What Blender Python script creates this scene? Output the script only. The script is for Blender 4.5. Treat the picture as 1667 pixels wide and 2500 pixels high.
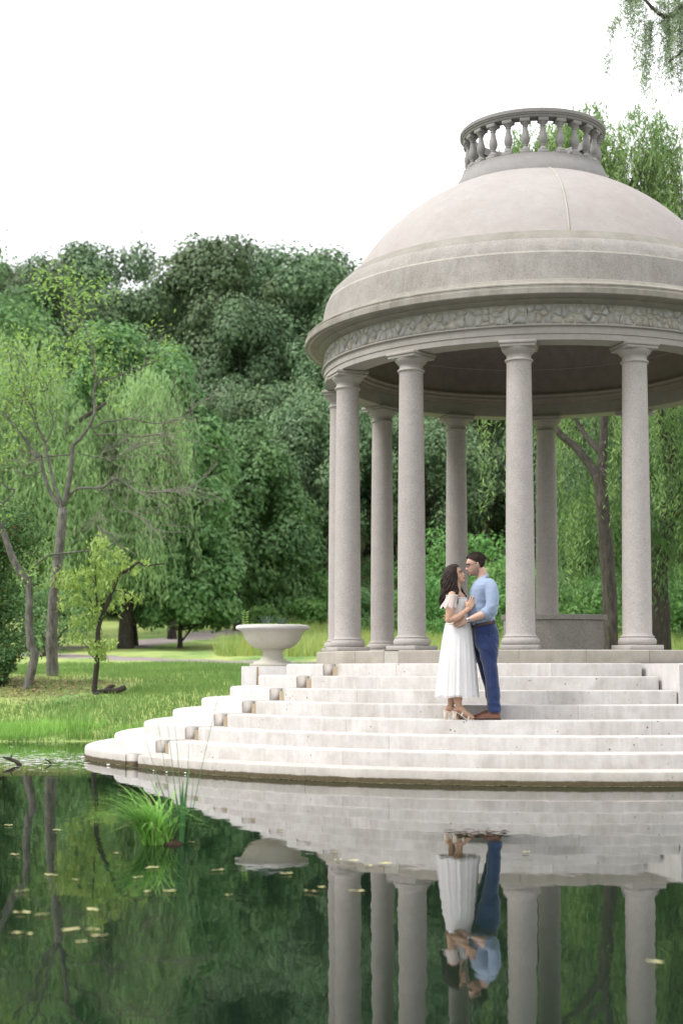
import bpy, bmesh, math, random
import numpy as np
from math import sin, cos, pi, radians, sqrt, atan2
from mathutils import Vector, Matrix, noise as mnoise

random.seed(7)
rng = np.random.default_rng(7)
scene = bpy.context.scene
for o in list(bpy.data.objects):
    bpy.data.objects.remove(o)
COL = scene.collection

# ------------------------------------------------------------------ camera
EYE = 1.138
cd = bpy.data.cameras.new('camera')
cam = bpy.data.objects.new('camera', cd)
COL.objects.link(cam)
cam.location = (0, 0, EYE)
cam.rotation_euler = (radians(93.0), 0, 0)
cd.sensor_fit = 'HORIZONTAL'
cd.sensor_width = 24.0
cd.lens = 52.46
cd.shift_y = 191.0 / 1667.0
cd.clip_start = 0.1
cd.clip_end = 2000
cd.dof.use_dof = True
cd.dof.focus_distance = 16.2
cd.dof.aperture_fstop = 1.9
scene.camera = cam

# ------------------------------------------------------------------ overcast sky and a very soft sun
SUN_EL, SUN_AZ = radians(48), radians(-106)      # azimuth measured from +Y (north) clockwise: front left of the camera's back
world = bpy.data.worlds.new('World')
scene.world = world
world.use_nodes = True
wn = world.node_tree.nodes
wl = world.node_tree.links
wn.clear()
sky = wn.new('ShaderNodeTexSky')
sky.sky_type = 'NISHITA'
sky.sun_disc = False
sky.sun_elevation = SUN_EL
sky.sun_rotation = SUN_AZ
sky.dust_density = 4.0
hs = wn.new('ShaderNodeHueSaturation')
hs.inputs['Saturation'].default_value = 0.25
wl.new(sky.outputs['Color'], hs.inputs['Color'])
mixw = wn.new('ShaderNodeMixRGB')                  # an even cloud deck over the clear sky
mixw.inputs['Fac'].default_value = 0.86
mixw.inputs['Color2'].default_value = (14.4, 14.6, 15.0, 1)
wl.new(hs.outputs['Color'], mixw.inputs['Color1'])
bg = wn.new('ShaderNodeBackground')
bg.inputs['Strength'].default_value = 0.062
wl.new(mixw.outputs['Color'], bg.inputs['Color'])
wo = wn.new('ShaderNodeOutputWorld')
wl.new(bg.outputs['Background'], wo.inputs['Surface'])

sd = bpy.data.lights.new('sun', 'SUN')
sd.energy = 1.5
sd.angle = radians(20)
sd.color = (1.0, 0.965, 0.92)
sun = bpy.data.objects.new('sun', sd)
COL.objects.link(sun)
sdir = Vector((sin(SUN_AZ) * cos(SUN_EL), cos(SUN_AZ) * cos(SUN_EL), sin(SUN_EL)))
sun.rotation_euler = sdir.to_track_quat('Z', 'Y').to_euler()
sun.location = (-20, -20, 40)

scene.view_settings.view_transform = 'Standard'
scene.view_settings.look = 'None'
scene.view_settings.exposure = 1.22
scene.view_settings.gamma = 1.0
scene.view_settings.use_curve_mapping = False
scene.render.engine = 'CYCLES'
scene.cycles.max_bounces = 8
scene.cycles.transparent_max_bounces = 12
scene.cycles.use_denoising = True

# ------------------------------------------------------------------ small helpers
def link(o, parent=None):
    COL.objects.link(o)
    if parent is not None:
        o.parent = parent
    return o

def tag(o, label=None, cat=None, group=None, kind=None):
    if label: o['label'] = label
    if cat: o['category'] = cat
    if group: o['group'] = group
    if kind: o['kind'] = kind
    return o

def empty(name, loc=(0, 0, 0), rz=0.0, label=None, cat=None, group=None):
    o = bpy.data.objects.new(name, None)
    o.empty_display_size = 0.2
    COL.objects.link(o)
    o.location = loc
    o.rotation_euler = (0, 0, rz)
    return tag(o, label, cat, group)

def mesh_np(name, V, F, smooth=False):
    """V (n,3) array, F list of index tuples or (m,k) array"""
    me = bpy.data.meshes.new(name)
    V = np.asarray(V, dtype=np.float32)
    me.vertices.add(len(V))
    me.vertices.foreach_set('co', V.ravel())
    if isinstance(F, np.ndarray):
        m, k = F.shape
        me.loops.add(m * k)
        me.loops.foreach_set('vertex_index', F.astype(np.int32).ravel())
        me.polygons.add(m)
        me.polygons.foreach_set('loop_start', np.arange(0, m * k, k, dtype=np.int32))
        me.polygons.foreach_set('loop_total', np.full(m, k, dtype=np.int32))
    else:
        lens = np.array([len(f) for f in F], dtype=np.int32)
        flat = np.fromiter((i for f in F for i in f), dtype=np.int32)
        me.loops.add(len(flat))
        me.loops.foreach_set('vertex_index', flat)
        me.polygons.add(len(lens))
        me.polygons.foreach_set('loop_start', np.concatenate(([0], np.cumsum(lens)[:-1])).astype(np.int32))
        me.polygons.foreach_set('loop_total', lens)
    if smooth:
        me.polygons.foreach_set('use_smooth', np.ones(len(me.polygons), dtype=bool))
    me.update(calc_edges=True)
    me.validate()
    return me

def obj(name, V, F, mat, parent=None, smooth=False, offset=None):
    V = np.asarray(V, dtype=np.float64)
    if offset is not None:
        V = V - np.asarray(offset)
    me = mesh_np(name, V, F, smooth)
    if mat: me.materials.append(mat)
    return link(bpy.data.objects.new(name, me), parent)

def from_mesh(name, me, mat, parent=None):
    if mat:
        me.materials.clear(); me.materials.append(mat)
    return link(bpy.data.objects.new(name, me), parent)

def auto_smooth(o, ang=35):
    me = o.data
    me.polygons.foreach_set('use_smooth', np.ones(len(me.polygons), dtype=bool))
    me.set_sharp_from_angle(angle=radians(ang))
    return o

class MB:
    """collects verts / faces of one mesh"""
    def __init__(s): s.V = []; s.F = []
    def add(s, V, F):
        b = len(s.V)
        s.V.extend([tuple(v) for v in V])
        s.F.extend([tuple(i + b for i in f) for f in F])
        return s
    def obj(s, name, mat, parent=None, smooth=False, offset=None):
        return obj(name, s.V, s.F, mat, parent, smooth, offset)

def lathe(prof, seg=96, a0=None, a1=None, cx=0.0, cy=0.0, closed=False, caps=True, dr=None):
    """turn (r, z) points about the vertical at (cx, cy). Angle 0 points at -Y, positive towards +X."""
    full = a0 is None
    n = seg if full else seg + 1
    V, F = [], []
    A = [2 * pi * i / seg for i in range(seg)] if full else [a0 + (a1 - a0) * i / seg for i in range(seg + 1)]
    m = len(prof)
    for a in A:
        d = dr(a) if dr else 0.0
        for k, (r, z) in enumerate(prof):
            rr = r + (d if (dr and k in dr.idx) else 0.0)
            V.append((cx + rr * sin(a), cy - rr * cos(a), z))
    km = m if closed else m - 1
    for i in range(seg):
        j = (i + 1) % n
        for k in range(km):
            k2 = (k + 1) % m
            F.append((i * m + k, j * m + k, j * m + k2, i * m + k2))
    if not full and closed and caps:
        F.append(tuple(range(m - 1, -1, -1)))
        F.append(tuple(seg * m + k for k in range(m)))
    return V, F

def box(x0, x1, y0, y1, z0, z1):
    V = [(x0, y0, z0), (x1, y0, z0), (x1, y1, z0), (x0, y1, z0), (x0, y0, z1), (x1, y0, z1), (x1, y1, z1), (x0, y1, z1)]
    F = [(0, 3, 2, 1), (4, 5, 6, 7), (0, 1, 5, 4), (1, 2, 6, 5), (2, 3, 7, 6), (3, 0, 4, 7)]
    return V, F

def bevelled(o, w=0.006, seg=1):
    b = bmesh.new(); b.from_mesh(o.data)
    es = [e for e in b.edges if len(e.link_faces) == 2 and e.calc_face_angle(0) > radians(35)]
    bmesh.ops.bevel(b, geom=es, offset=w, segments=seg, affect='EDGES', profile=0.6)
    b.to_mesh(o.data); b.free()
    return o

def frames(P):
    P = [Vector(p) for p in P]
    T = []
    for i in range(len(P)):
        a = P[max(0, i - 1)]; b = P[min(len(P) - 1, i + 1)]
        t = (b - a)
        T.append(t.normalized() if t.length > 1e-9 else Vector((0, 0, 1)))
    n = Vector((1, 0, 0)) if abs(T[0].x) < 0.8 else Vector((0, 1, 0))
    out = []
    for t in T:
        n = (n - t * n.dot(t))
        n = n.normalized() if n.length > 1e-6 else t.orthogonal().normalized()
        out.append((t, n, t.cross(n)))
    return P, out

def tube(P, R, seg=6, caps=True, rough=0.0, seed=0):
    P, fr = frames(P)
    V, F = [], []
    rr = random.Random(seed)
    for i, (p, (t, n, b)) in enumerate(zip(P, fr)):
        r = R[i] if hasattr(R, '__len__') else R
        for k in range(seg):
            a = 2 * pi * k / seg
            q = r * (1 + rough * rr.uniform(-1, 1))
            V.append(tuple(p + (n * cos(a) + b * sin(a)) * q))
    for i in range(len(P) - 1):
        for k in range(seg):
            k2 = (k + 1) % seg
            F.append((i * seg + k, i * seg + k2, (i + 1) * seg + k2, (i + 1) * seg + k))
    if caps:
        F.append(tuple(range(seg - 1, -1, -1)))
        F.append(tuple((len(P) - 1) * seg + k for k in range(seg)))
    return V, F

def spline(P, n):
    """Catmull-Rom through points, n samples per span"""
    P = [np.array(p, float) for p in P]
    Q = [2 * P[0] - P[1]] + P + [2 * P[-1] - P[-2]]
    out = []
    for i in range(1, len(Q) - 2):
        p0, p1, p2, p3 = Q[i - 1], Q[i], Q[i + 1], Q[i + 2]
        for k in range(n):
            t = k / n
            out.append(0.5 * ((2 * p1) + (-p0 + p2) * t + (2 * p0 - 5 * p1 + 4 * p2 - p3) * t * t + (-p0 + 3 * p1 - 3 * p2 + p3) * t ** 3))
    out.append(P[-1])
    return out

def copy_tree(o, parent=None):
    c = o.copy(); COL.objects.link(c); c.parent = parent
    for ch in list(o.children):
        copy_tree(ch, c)
    return c

# ------------------------------------------------------------------ materials
def nt(name):
    m = bpy.data.materials.new(name)
    m.use_nodes = True
    n = m.node_tree.nodes; l = m.node_tree.links
    p = n['Principled BSDF']
    return m, n, l, p

def ramp(n, l, src, stops, interp='LINEAR'):
    r = n.new('ShaderNodeValToRGB')
    r.color_ramp.interpolation = interp
    e = r.color_ramp.elements
    while len(e) > 1: e.remove(e[-1])
    e[0].position = stops[0][0]; e[0].color = stops[0][1]
    for p, c in stops[1:]:
        x = e.new(p); x.color = c
    l.new(src, r.inputs['Fac'])
    return r

def g4(v): return (v, v, v, 1)
def c4(c): return (c[0], c[1], c[2], 1)

def tex_noise(n, l, vec, scale, detail=3.0, rough=0.55):
    t = n.new('ShaderNodeTexNoise')
    t.inputs['Scale'].default_value = scale
    t.inputs['Detail'].default_value = detail
    t.inputs['Roughness'].default_value = rough
    l.new(vec, t.inputs['Vector'])
    return t.outputs['Fac']

def mixc(n, l, fac, a, b, mode='MIX'):
    m = n.new('ShaderNodeMixRGB'); m.blend_type = mode
    for s, v in (('Fac', fac), ('Color1', a), ('Color2', b)):
        if hasattr(v, 'is_linked') or hasattr(v, 'links'):
            l.new(v, m.inputs[s])
        elif isinstance(v, (int, float)):
            m.inputs[s].default_value = v if s == 'Fac' else g4(v)
        else:
            m.inputs[s].default_value = c4(v)
    return m.outputs['Color']

def stretch(n, l, vec, sc):
    m = n.new('ShaderNodeMapping'); m.inputs['Scale'].default_value = sc
    l.new(vec, m.inputs['Vector'])
    return m.outputs['Vector']

def bump(n, l, p, h, strength=0.3, dist=0.01):
    b = n.new('ShaderNodeBump')
    b.inputs['Strength'].default_value = strength
    b.inputs['Distance'].default_value = dist
    l.new(h, b.inputs['Height'])
    l.new(b.outputs['Normal'], p.inputs['Normal'])

def stone(name, c1, c2, speck=0.5, speck_scale=110, streak=0.0, pits=0.0, rough=0.85, stain=None, waterline=False, patch=0.9):
    c1 = [x * 0.79 for x in c1]; c2 = [x * 0.79 for x in c2]
    m, n, l, p = nt(name)
    geo = n.new('ShaderNodeNewGeometry').outputs['Position']
    big = tex_noise(n, l, geo, 0.9, 4, 0.6)
    r = ramp(n, l, big, [(0.35, g4(0)), (0.65, g4(1))])
    col = mixc(n, l, r.outputs['Color'], c1, c2)
    mid = tex_noise(n, l, geo, 7.0, 4, 0.7)
    rm = ramp(n, l, mid, [(0.3, g4(0.84)), (0.7, g4(1.1))])
    col = mixc(n, l, patch, col, rm.outputs['Color'], 'MULTIPLY')
    if speck:
        s = tex_noise(n, l, geo, speck_scale, 2, 0.8)
        rs = ramp(n, l, s, [(0.32, g4(0.45)), (0.46, g4(0.95)), (0.56, g4(1.0)), (0.7, g4(1.35))])
        col = mixc(n, l, speck, col, rs.outputs['Color'], 'MULTIPLY')
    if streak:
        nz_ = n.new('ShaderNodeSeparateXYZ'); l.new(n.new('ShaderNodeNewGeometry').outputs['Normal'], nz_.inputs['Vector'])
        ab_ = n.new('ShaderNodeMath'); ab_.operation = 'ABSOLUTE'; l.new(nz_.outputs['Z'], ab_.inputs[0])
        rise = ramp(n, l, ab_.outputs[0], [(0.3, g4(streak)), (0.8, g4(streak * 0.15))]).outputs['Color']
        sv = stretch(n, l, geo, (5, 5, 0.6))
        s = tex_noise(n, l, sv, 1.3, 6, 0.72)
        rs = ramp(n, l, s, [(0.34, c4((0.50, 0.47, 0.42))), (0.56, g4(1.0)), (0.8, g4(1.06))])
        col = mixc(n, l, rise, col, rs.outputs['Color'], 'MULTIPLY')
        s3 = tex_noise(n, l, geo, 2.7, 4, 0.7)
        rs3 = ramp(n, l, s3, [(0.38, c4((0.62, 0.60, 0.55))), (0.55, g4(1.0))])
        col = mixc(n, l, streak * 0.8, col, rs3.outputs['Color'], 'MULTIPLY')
    if pits:
        v = n.new('ShaderNodeTexVoronoi'); v.inputs['Scale'].default_value = 13.0
        l.new(geo, v.inputs['Vector'])
        gate = tex_noise(n, l, geo, 1.9, 3, 0.6)
        rg = ramp(n, l, gate, [(0.5, g4(0)), (0.62, g4(1))])
        rv = ramp(n, l, v.outputs['Distance'], [(0.10, g4(1)), (0.17, g4(0))])
        f = mixc(n, l, 1.0, rg.outputs['Color'], rv.outputs['Color'], 'MULTIPLY')
        f2 = mixc(n, l, 1.0, f, g4(pits)[:3], 'MULTIPLY')
        col = mixc(n, l, f2, col, (0.09, 0.08, 0.07))
    if stain:
        s2 = tex_noise(n, l, geo, 1.4, 5, 0.7)
        r2 = ramp(n, l, s2, [(0.5, g4(0)), (0.72, g4(1))])
        fm = mixc(n, l, 1.0, r2.outputs['Color'], g4(stain[1])[:3], 'MULTIPLY')
        col = mixc(n, l, fm, col, [x * 0.68 for x in stain[0]])
    if waterline:
        sep = n.new('ShaderNodeSeparateXYZ'); l.new(geo, sep.inputs['Vector'])
        nz = tex_noise(n, l, geo, 6.0, 4, 0.6)
        ma = n.new('ShaderNodeMath'); ma.operation = 'MULTIPLY_ADD'
        l.new(nz, ma.inputs[0]); ma.inputs[1].default_value = -0.03
        l.new(sep.outputs['Z'], ma.inputs[2])
        rw = ramp(n, l, ma.outputs[0], [(0.026, g4(1)), (0.034, g4(0.85)), (0.042, g4(0.16)), (0.10, g4(0))])
        wet = mixc(n, l, tex_noise(n, l, geo, 25, 3, 0.6), (0.035, 0.028, 0.014), (0.11, 0.085, 0.045))
        col = mixc(n, l, rw.outputs['Color'], col, wet)
    oi = n.new('ShaderNodeObjectInfo')          # every block is cut from slightly different stone
    mr = n.new('ShaderNodeMapRange'); l.new(oi.outputs['Random'], mr.inputs['Value'])
    mr.inputs['To Min'].default_value = 0.93; mr.inputs['To Max'].default_value = 1.05
    col = mixc(n, l, 1.0, col, mr.outputs[0], 'MULTIPLY')
    l.new(col, p.inputs['Base Color'])
    p.inputs['Roughness'].default_value = rough
    p.inputs['Specular IOR Level'].default_value = 0.3
    h = tex_noise(n, l, geo, 60, 5, 0.7)
    bump(n, l, p, h, 0.25, 0.008)
    return m

def plain(name, c, rough=0.6, spec=0.4, metallic=0.0, var=0.15, scale=30, bumpy=0.0):
    m, n, l, p = nt(name)
    tc = n.new('ShaderNodeTexCoord').outputs['Object']
    f = tex_noise(n, l, tc, scale, 4, 0.6)
    rr = ramp(n, l, f, [(0.3, c4([x * (1 - var) for x in c])), (0.7, c4([min(1, x * (1 + var)) for x in c]))])
    l.new(rr.outputs['Color'], p.inputs['Base Color'])
    p.inputs['Roughness'].default_value = rough
    p.inputs['Specular IOR Level'].default_value = spec
    p.inputs['Metallic'].default_value = metallic
    if bumpy: bump(n, l, p, f, bumpy, 0.01)
    return m

def leafmat(name, dark, light, trans=0.35, clump_scale=0.5, tip=None, hue_var=0.0):
    """leaf colour varies leaf by leaf (rnd attribute), branch by branch (noise) and tree by tree"""
    dark = [dark[0] * 1.5, dark[1] * 1.75, dark[2] * 1.6]; light = [light[0] * 1.74, light[1] * 1.98, light[2] * 1.8]
    m, n, l, p = nt(name)
    at = n.new('ShaderNodeAttribute'); at.attribute_name = 'rnd'
    tc = n.new('ShaderNodeTexCoord').outputs['Object']
    cl = tex_noise(n, l, tc, clump_scale, 3, 0.6)
    oi = n.new('ShaderNodeObjectInfo')
    a = n.new('ShaderNodeMath'); a.operation = 'MULTIPLY_ADD'
    l.new(at.outputs['Fac'], a.inputs[0]); a.inputs[1].default_value = 0.42
    b = n.new('ShaderNodeMath'); b.operation = 'MULTIPLY_ADD'
    l.new(cl, b.inputs[0]); b.inputs[1].default_value = 1.3; b.inputs[2].default_value = -0.36
    l.new(b.outputs[0], a.inputs[2])
    col = mixc(n, l, a.outputs[0], dark, light)
    if tip:
        rt = ramp(n, l, at.outputs['Fac'], [(0.955, g4(0)), (0.97, g4(1))])
        col = mixc(n, l, rt.outputs['Color'], col, tip)
    hsv = n.new('ShaderNodeHueSaturation')
    v = n.new('ShaderNodeMapRange')
    l.new(oi.outputs['Random'], v.inputs['Value'])
    v.inputs['To Min'].default_value = 0.84; v.inputs['To Max'].default_value = 1.18
    l.new(v.outputs[0], hsv.inputs['Value'])
    if hue_var:
        hv = n.new('ShaderNodeMapRange')
        mulr = n.new('ShaderNodeMath'); mulr.operation = 'FRACT'
        m7 = n.new('ShaderNodeMath'); m7.operation = 'MULTIPLY'; m7.inputs[1].default_value = 7.31
        l.new(oi.outputs['Random'], m7.inputs[0]); l.new(m7.outputs[0], mulr.inputs[0])
        l.new(mulr.outputs[0], hv.inputs['Value'])
        hv.inputs['To Min'].default_value = 0.5 - hue_var; hv.inputs['To Max'].default_value = 0.5 + hue_var
        l.new(hv.outputs[0], hsv.inputs['Hue'])
    l.new(col, hsv.inputs['Color'])
    l.new(hsv.outputs['Color'], p.inputs['Base Color'])
    p.inputs['Roughness'].default_value = 0.55
    p.inputs['Specular IOR Level'].default_value = 0.25
    tr = n.new('ShaderNodeBsdfTranslucent')
    l.new(hsv.outputs['Color'], tr.inputs['Color'])
    mx = n.new('ShaderNodeMixShader'); mx.inputs['Fac'].default_value = trans
    l.new(p.outputs['BSDF'], mx.inputs[1]); l.new(tr.outputs['BSDF'], mx.inputs[2])
    l.new(mx.outputs[0], n['Material Output'].inputs['Surface'])
    return m

def bark(name, c1, c2, scale=9.0):
    m, n, l, p = nt(name)
    tc = n.new('ShaderNodeTexCoord').outputs['Object']
    v = stretch(n, l, tc, (1, 1, 0.22))
    f = tex_noise(n, l, v, scale * 2.2, 6, 0.75)
    f2 = tex_noise(n, l, tc, scale * 0.6, 3, 0.6)
    r = ramp(n, l, f, [(0.35, c4(c1)), (0.62, c4(c2))])
    r2 = ramp(n, l, f2, [(0.35, g4(0.7)), (0.7, g4(1.25))])
    col = mixc(n, l, 1.0, r.outputs['Color'], r2.outputs['Color'], 'MULTIPLY')
    l.new(col, p.inputs['Base Color'])
    p.inputs['Roughness'].default_value = 0.9
    bump(n, l, p, f, 0.9, 0.03)
    return m

M = {}
M['column'] = stone('granite_column', (0.455, 0.415, 0.394), (0.427, 0.394, 0.372), speck=0.5, speck_scale=72, patch=0.5)
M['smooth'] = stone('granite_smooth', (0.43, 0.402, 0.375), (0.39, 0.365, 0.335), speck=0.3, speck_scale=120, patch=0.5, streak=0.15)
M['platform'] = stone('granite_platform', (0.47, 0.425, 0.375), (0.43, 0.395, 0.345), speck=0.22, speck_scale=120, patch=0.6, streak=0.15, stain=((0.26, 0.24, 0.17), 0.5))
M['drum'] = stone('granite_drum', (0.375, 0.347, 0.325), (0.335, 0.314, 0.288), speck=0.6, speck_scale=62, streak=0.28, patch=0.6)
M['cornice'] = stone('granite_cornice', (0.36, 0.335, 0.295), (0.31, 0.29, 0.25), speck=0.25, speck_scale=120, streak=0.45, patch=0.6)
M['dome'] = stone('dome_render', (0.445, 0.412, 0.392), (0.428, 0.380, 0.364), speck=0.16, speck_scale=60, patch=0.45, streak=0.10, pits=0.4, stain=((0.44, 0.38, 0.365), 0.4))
M['mortar'] = stone('pale_mortar', (0.50, 0.47, 0.42), (0.47, 0.44, 0.39), speck=0.2)
M['frieze'] = stone('frieze_mortar', (0.50, 0.47, 0.41), (0.46, 0.435, 0.375), speck=0.35, speck_scale=60)
M['rubble'] = stone('frieze_fieldstone', (0.52, 0.50, 0.465), (0.44, 0.43, 0.415), speck=0.5, speck_scale=38, patch=1.0)
M['rubble2'] = stone('frieze_fieldstone_tan', (0.50, 0.46, 0.395), (0.45, 0.42, 0.37), speck=0.45, speck_scale=38, patch=1.0)
M['baluster'] = stone('baluster_granite', (0.315, 0.30, 0.295), (0.285, 0.27, 0.265), speck=0.4, speck_scale=90, patch=0.6)
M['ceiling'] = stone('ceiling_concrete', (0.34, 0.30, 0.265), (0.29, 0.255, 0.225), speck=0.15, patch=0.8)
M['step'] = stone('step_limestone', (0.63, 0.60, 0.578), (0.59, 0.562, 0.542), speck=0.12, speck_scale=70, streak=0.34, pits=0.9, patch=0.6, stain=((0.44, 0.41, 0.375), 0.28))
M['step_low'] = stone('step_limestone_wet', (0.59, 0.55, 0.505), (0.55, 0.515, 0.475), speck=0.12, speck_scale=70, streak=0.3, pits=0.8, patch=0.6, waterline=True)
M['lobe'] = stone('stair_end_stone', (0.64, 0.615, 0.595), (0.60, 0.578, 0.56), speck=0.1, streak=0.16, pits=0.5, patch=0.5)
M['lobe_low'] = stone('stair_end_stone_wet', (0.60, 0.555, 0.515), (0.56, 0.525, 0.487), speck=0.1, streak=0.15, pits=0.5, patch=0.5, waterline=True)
M['notch'] = stone('channel_stone', (0.50, 0.46, 0.425), (0.46, 0.42, 0.385), speck=0.2)
M['tan'] = stone('tan_panel', (0.43, 0.345, 0.235), (0.39, 0.315, 0.215), speck=0.25, speck_scale=60)
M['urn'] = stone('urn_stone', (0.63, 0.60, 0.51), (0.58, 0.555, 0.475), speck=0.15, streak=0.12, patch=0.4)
M['soil'] = plain('soil', (0.06, 0.045, 0.03), 0.95, bumpy=0.6)
M['bark_grey'] = bark('bark_grey', (0.055, 0.051, 0.045), (0.185, 0.173, 0.152))
M['bark_brown'] = bark('bark_brown', (0.016, 0.013, 0.010), (0.072, 0.060, 0.048), 7)
M['bark_dark'] = bark('bark_dark', (0.018, 0.014, 0.011), (0.055, 0.042, 0.033), 6)
M['twig'] = plain('twig_bark', (0.21, 0.19, 0.165), 0.9, var=0.4, scale=8)
# ------------------------------------------------------------------ terrain shape
PX, PY = 2.636, 20.26            # the pavilion's axis
FLOOR_Z = 1.354
_D = [-40, -8, -3, -1, 0, 0.6, 1, 2, 4, 6, 9, 17, 21, 32, 52, 72, 85, 110, 140, 180, 400]
_Z = [-2.2, -1.6, -0.9, -0.32, 0.0, 0.10, 0.16, 0.33, 0.72, 0.88, 1.05, 1.33, 1.45, 1.75, 2.7, 4.2, 6.3, 14.5, 24, 30, 33]
def shore(x):
    s = 23.0 + 0.18 * sin(x * 1.1 + 0.4) + 0.10 * sin(x * 2.9)
    if x < -9: s -= 0.035 * (x + 9) ** 2
    if x > 12: s -= 0.03 * (x - 12) ** 2
    return max(s, -14)
def ground(x, y):
    d = y - shore(x)
    z = float(np.interp(d, _D, _Z))
    q = math.hypot(x - PX, y - PY)
    if d > 0:
        z += (0.03 * sin(x * 0.9 + y * 0.5) + 0.02 * sin(x * 2.3 - y * 1.1)) * min(1, d / 3)
    if q < 6.4:                       # the ground stays under the stair and the platform
        z = min(z, -0.25 + max(0, q - 4.6) * 0.35) if y < PY + 2.2 else min(z, 0.55)
    return z

def grid_patch(xs, ys):
    V = [(x, y, ground(x, y)) for y in ys for x in xs]
    n = len(xs)
    F = [(j * n + i, j * n + i + 1, (j + 1) * n + i + 1, (j + 1) * n + i) for j in range(len(ys) - 1) for i in range(n - 1)]
    return V, F

def mat_lawn():
    m, n, l, p = nt('lawn_grass')
    geo = n.new('ShaderNodeNewGeometry').outputs['Position']
    a = tex_noise(n, l, geo, 0.35, 4, 0.6)
    b = tex_noise(n, l, geo, 5.0, 5, 0.75)
    c = tex_noise(n, l, stretch(n, l, geo, (1, 0.25, 1)), 0.5, 3, 0.6)
    r = ramp(n, l, a, [(0.35, c4((0.115, 0.210, 0.065))), (0.6, c4((0.215, 0.305, 0.100)))])
    r2 = ramp(n, l, b, [(0.3, g4(0.55)), (0.7, g4(1.4))])
    col = mixc(n, l, 1.0, r.outputs['Color'], r2.outputs['Color'], 'MULTIPLY')
    r3 = ramp(n, l, c, [(0.40, g4(0)), (0.58, g4(0.85))])
    col = mixc(n, l, r3.outputs['Color'], col, (0.34, 0.385, 0.13))
    # bare brown earth under the two grey trees
    mp = n.new('ShaderNodeMapping'); mp.inputs['Location'].default_value = (5.65 * 0.55, -28.6 * 0.36, 0); mp.inputs['Scale'].default_value = (0.55, 0.36, 0.0)
    l.new(geo, mp.inputs['Vector'])
    ln = n.new('ShaderNodeVectorMath'); ln.operation = 'LENGTH'; l.new(mp.outputs[0], ln.inputs[0])
    ma = n.new('ShaderNodeMath'); ma.operation = 'MULTIPLY_ADD'; l.new(b, ma.inputs[0]); ma.inputs[1].default_value = 1.5
    l.new(ln.outputs['Value'], ma.inputs[2])
    hf_ = n.new('ShaderNodeMath'); hf_.operation = 'MULTIPLY'; hf_.inputs[1].default_value = 0.4; l.new(ma.outputs[0], hf_.inputs[0])
    r4 = ramp(n, l, hf_.outputs[0], [(0.5, g4(0.85)), (0.68, g4(0))])
    col = mixc(n, l, r4.outputs['Color'], col, (0.13, 0.075, 0.048))
    l.new(col, p.inputs['Base Color'])
    p.inputs['Roughness'].default_value = 0.95
    p.inputs['Specular IOR Level'].default_value = 0.1
    bump(n, l, p, b, 0.8, 0.05)
    return m
M['lawn'] = mat_lawn()
xs = np.concatenate((np.linspace(-120, -14, 28), np.linspace(-12, 12, 61), np.linspace(14, 120, 28)))
ys = np.concatenate((np.linspace(-16, 20, 19), np.linspace(20.6, 34, 46), np.linspace(35, 70, 30), np.linspace(73, 230, 40)))
V, F = grid_patch(xs, ys)
lawn = auto_smooth(obj('lawn', V, F, M['lawn']), 80)
tag(lawn, 'green lawn rising from the pond bank to the woods', None, None, 'structure')
gp = []
for (a0, a1, b0, b1) in ((-900, -120, -600, 900), (120, 900, -600, 900), (-120, 120, 230, 900), (-120, 120, -600, -16)):
    zz = [ground(max(-120, min(120, x)), max(-16, min(230, y))) for x, y in ((a0, b0), (a1, b0), (a1, b1), (a0, b1))]
    gp.append(((a0, b0, zz[0]), (a1, b0, zz[1]), (a1, b1, zz[2]), (a0, b1, zz[3])))
mb = MB()
for q in gp: mb.add([(x, y, z - 0.4) for x, y, z in q], [(0, 1, 2, 3)])
tag(mb.obj('far_ground', M['lawn']), 'grass ground beyond the park', None, None, 'structure')

# paths: strips that follow the ground
def path(name, pts, w, label):
    P = spline([(x, y, 0) for x, y in pts], 8)
    V, F = [], []
    for i, p in enumerate(P):
        a, b = P[max(0, i - 1)], P[min(len(P) - 1, i + 1)]
        t = np.array(b - a); t /= np.linalg.norm(t)
        nn = np.array((-t[1], t[0], 0))
        for k in (-1, -0.5, 0, 0.5, 1):
            q = p + nn * k * w / 2
            V.append((q[0], q[1], ground(q[0], q[1]) + (0.03 if abs(k) < 1 else -0.02)))
    for i in range(len(P) - 1):
        for k in range(4):
            F.append((i * 5 + k, i * 5 + k + 1, (i + 1) * 5 + k + 1, (i + 1) * 5 + k))
    o = obj(name, V, F, M['path'], None, True)
    return tag(o, label, None, None, 'structure')
M['path'] = plain('path_gravel', (0.25, 0.215, 0.20), 0.95, 0.1, var=0.2, scale=3)
path('path', [(-24, 58), (-14, 52.5), (-10.6, 49.5), (-8.8, 46.8), (-6.3, 43), (-4.3, 40.6), (-2.9, 39.2), (-0.8, 38), (3, 37.4), (9, 38), (18, 42)], 3.8, 'pale gravel path crossing the lawn')
path('path', [(-12, 57), (-9.4, 60), (-8.9, 62), (-7.9, 70), (-6.3, 79), (-3, 88), (2, 94)], 3.2, 'far gravel path climbing past the round green tree')

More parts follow.
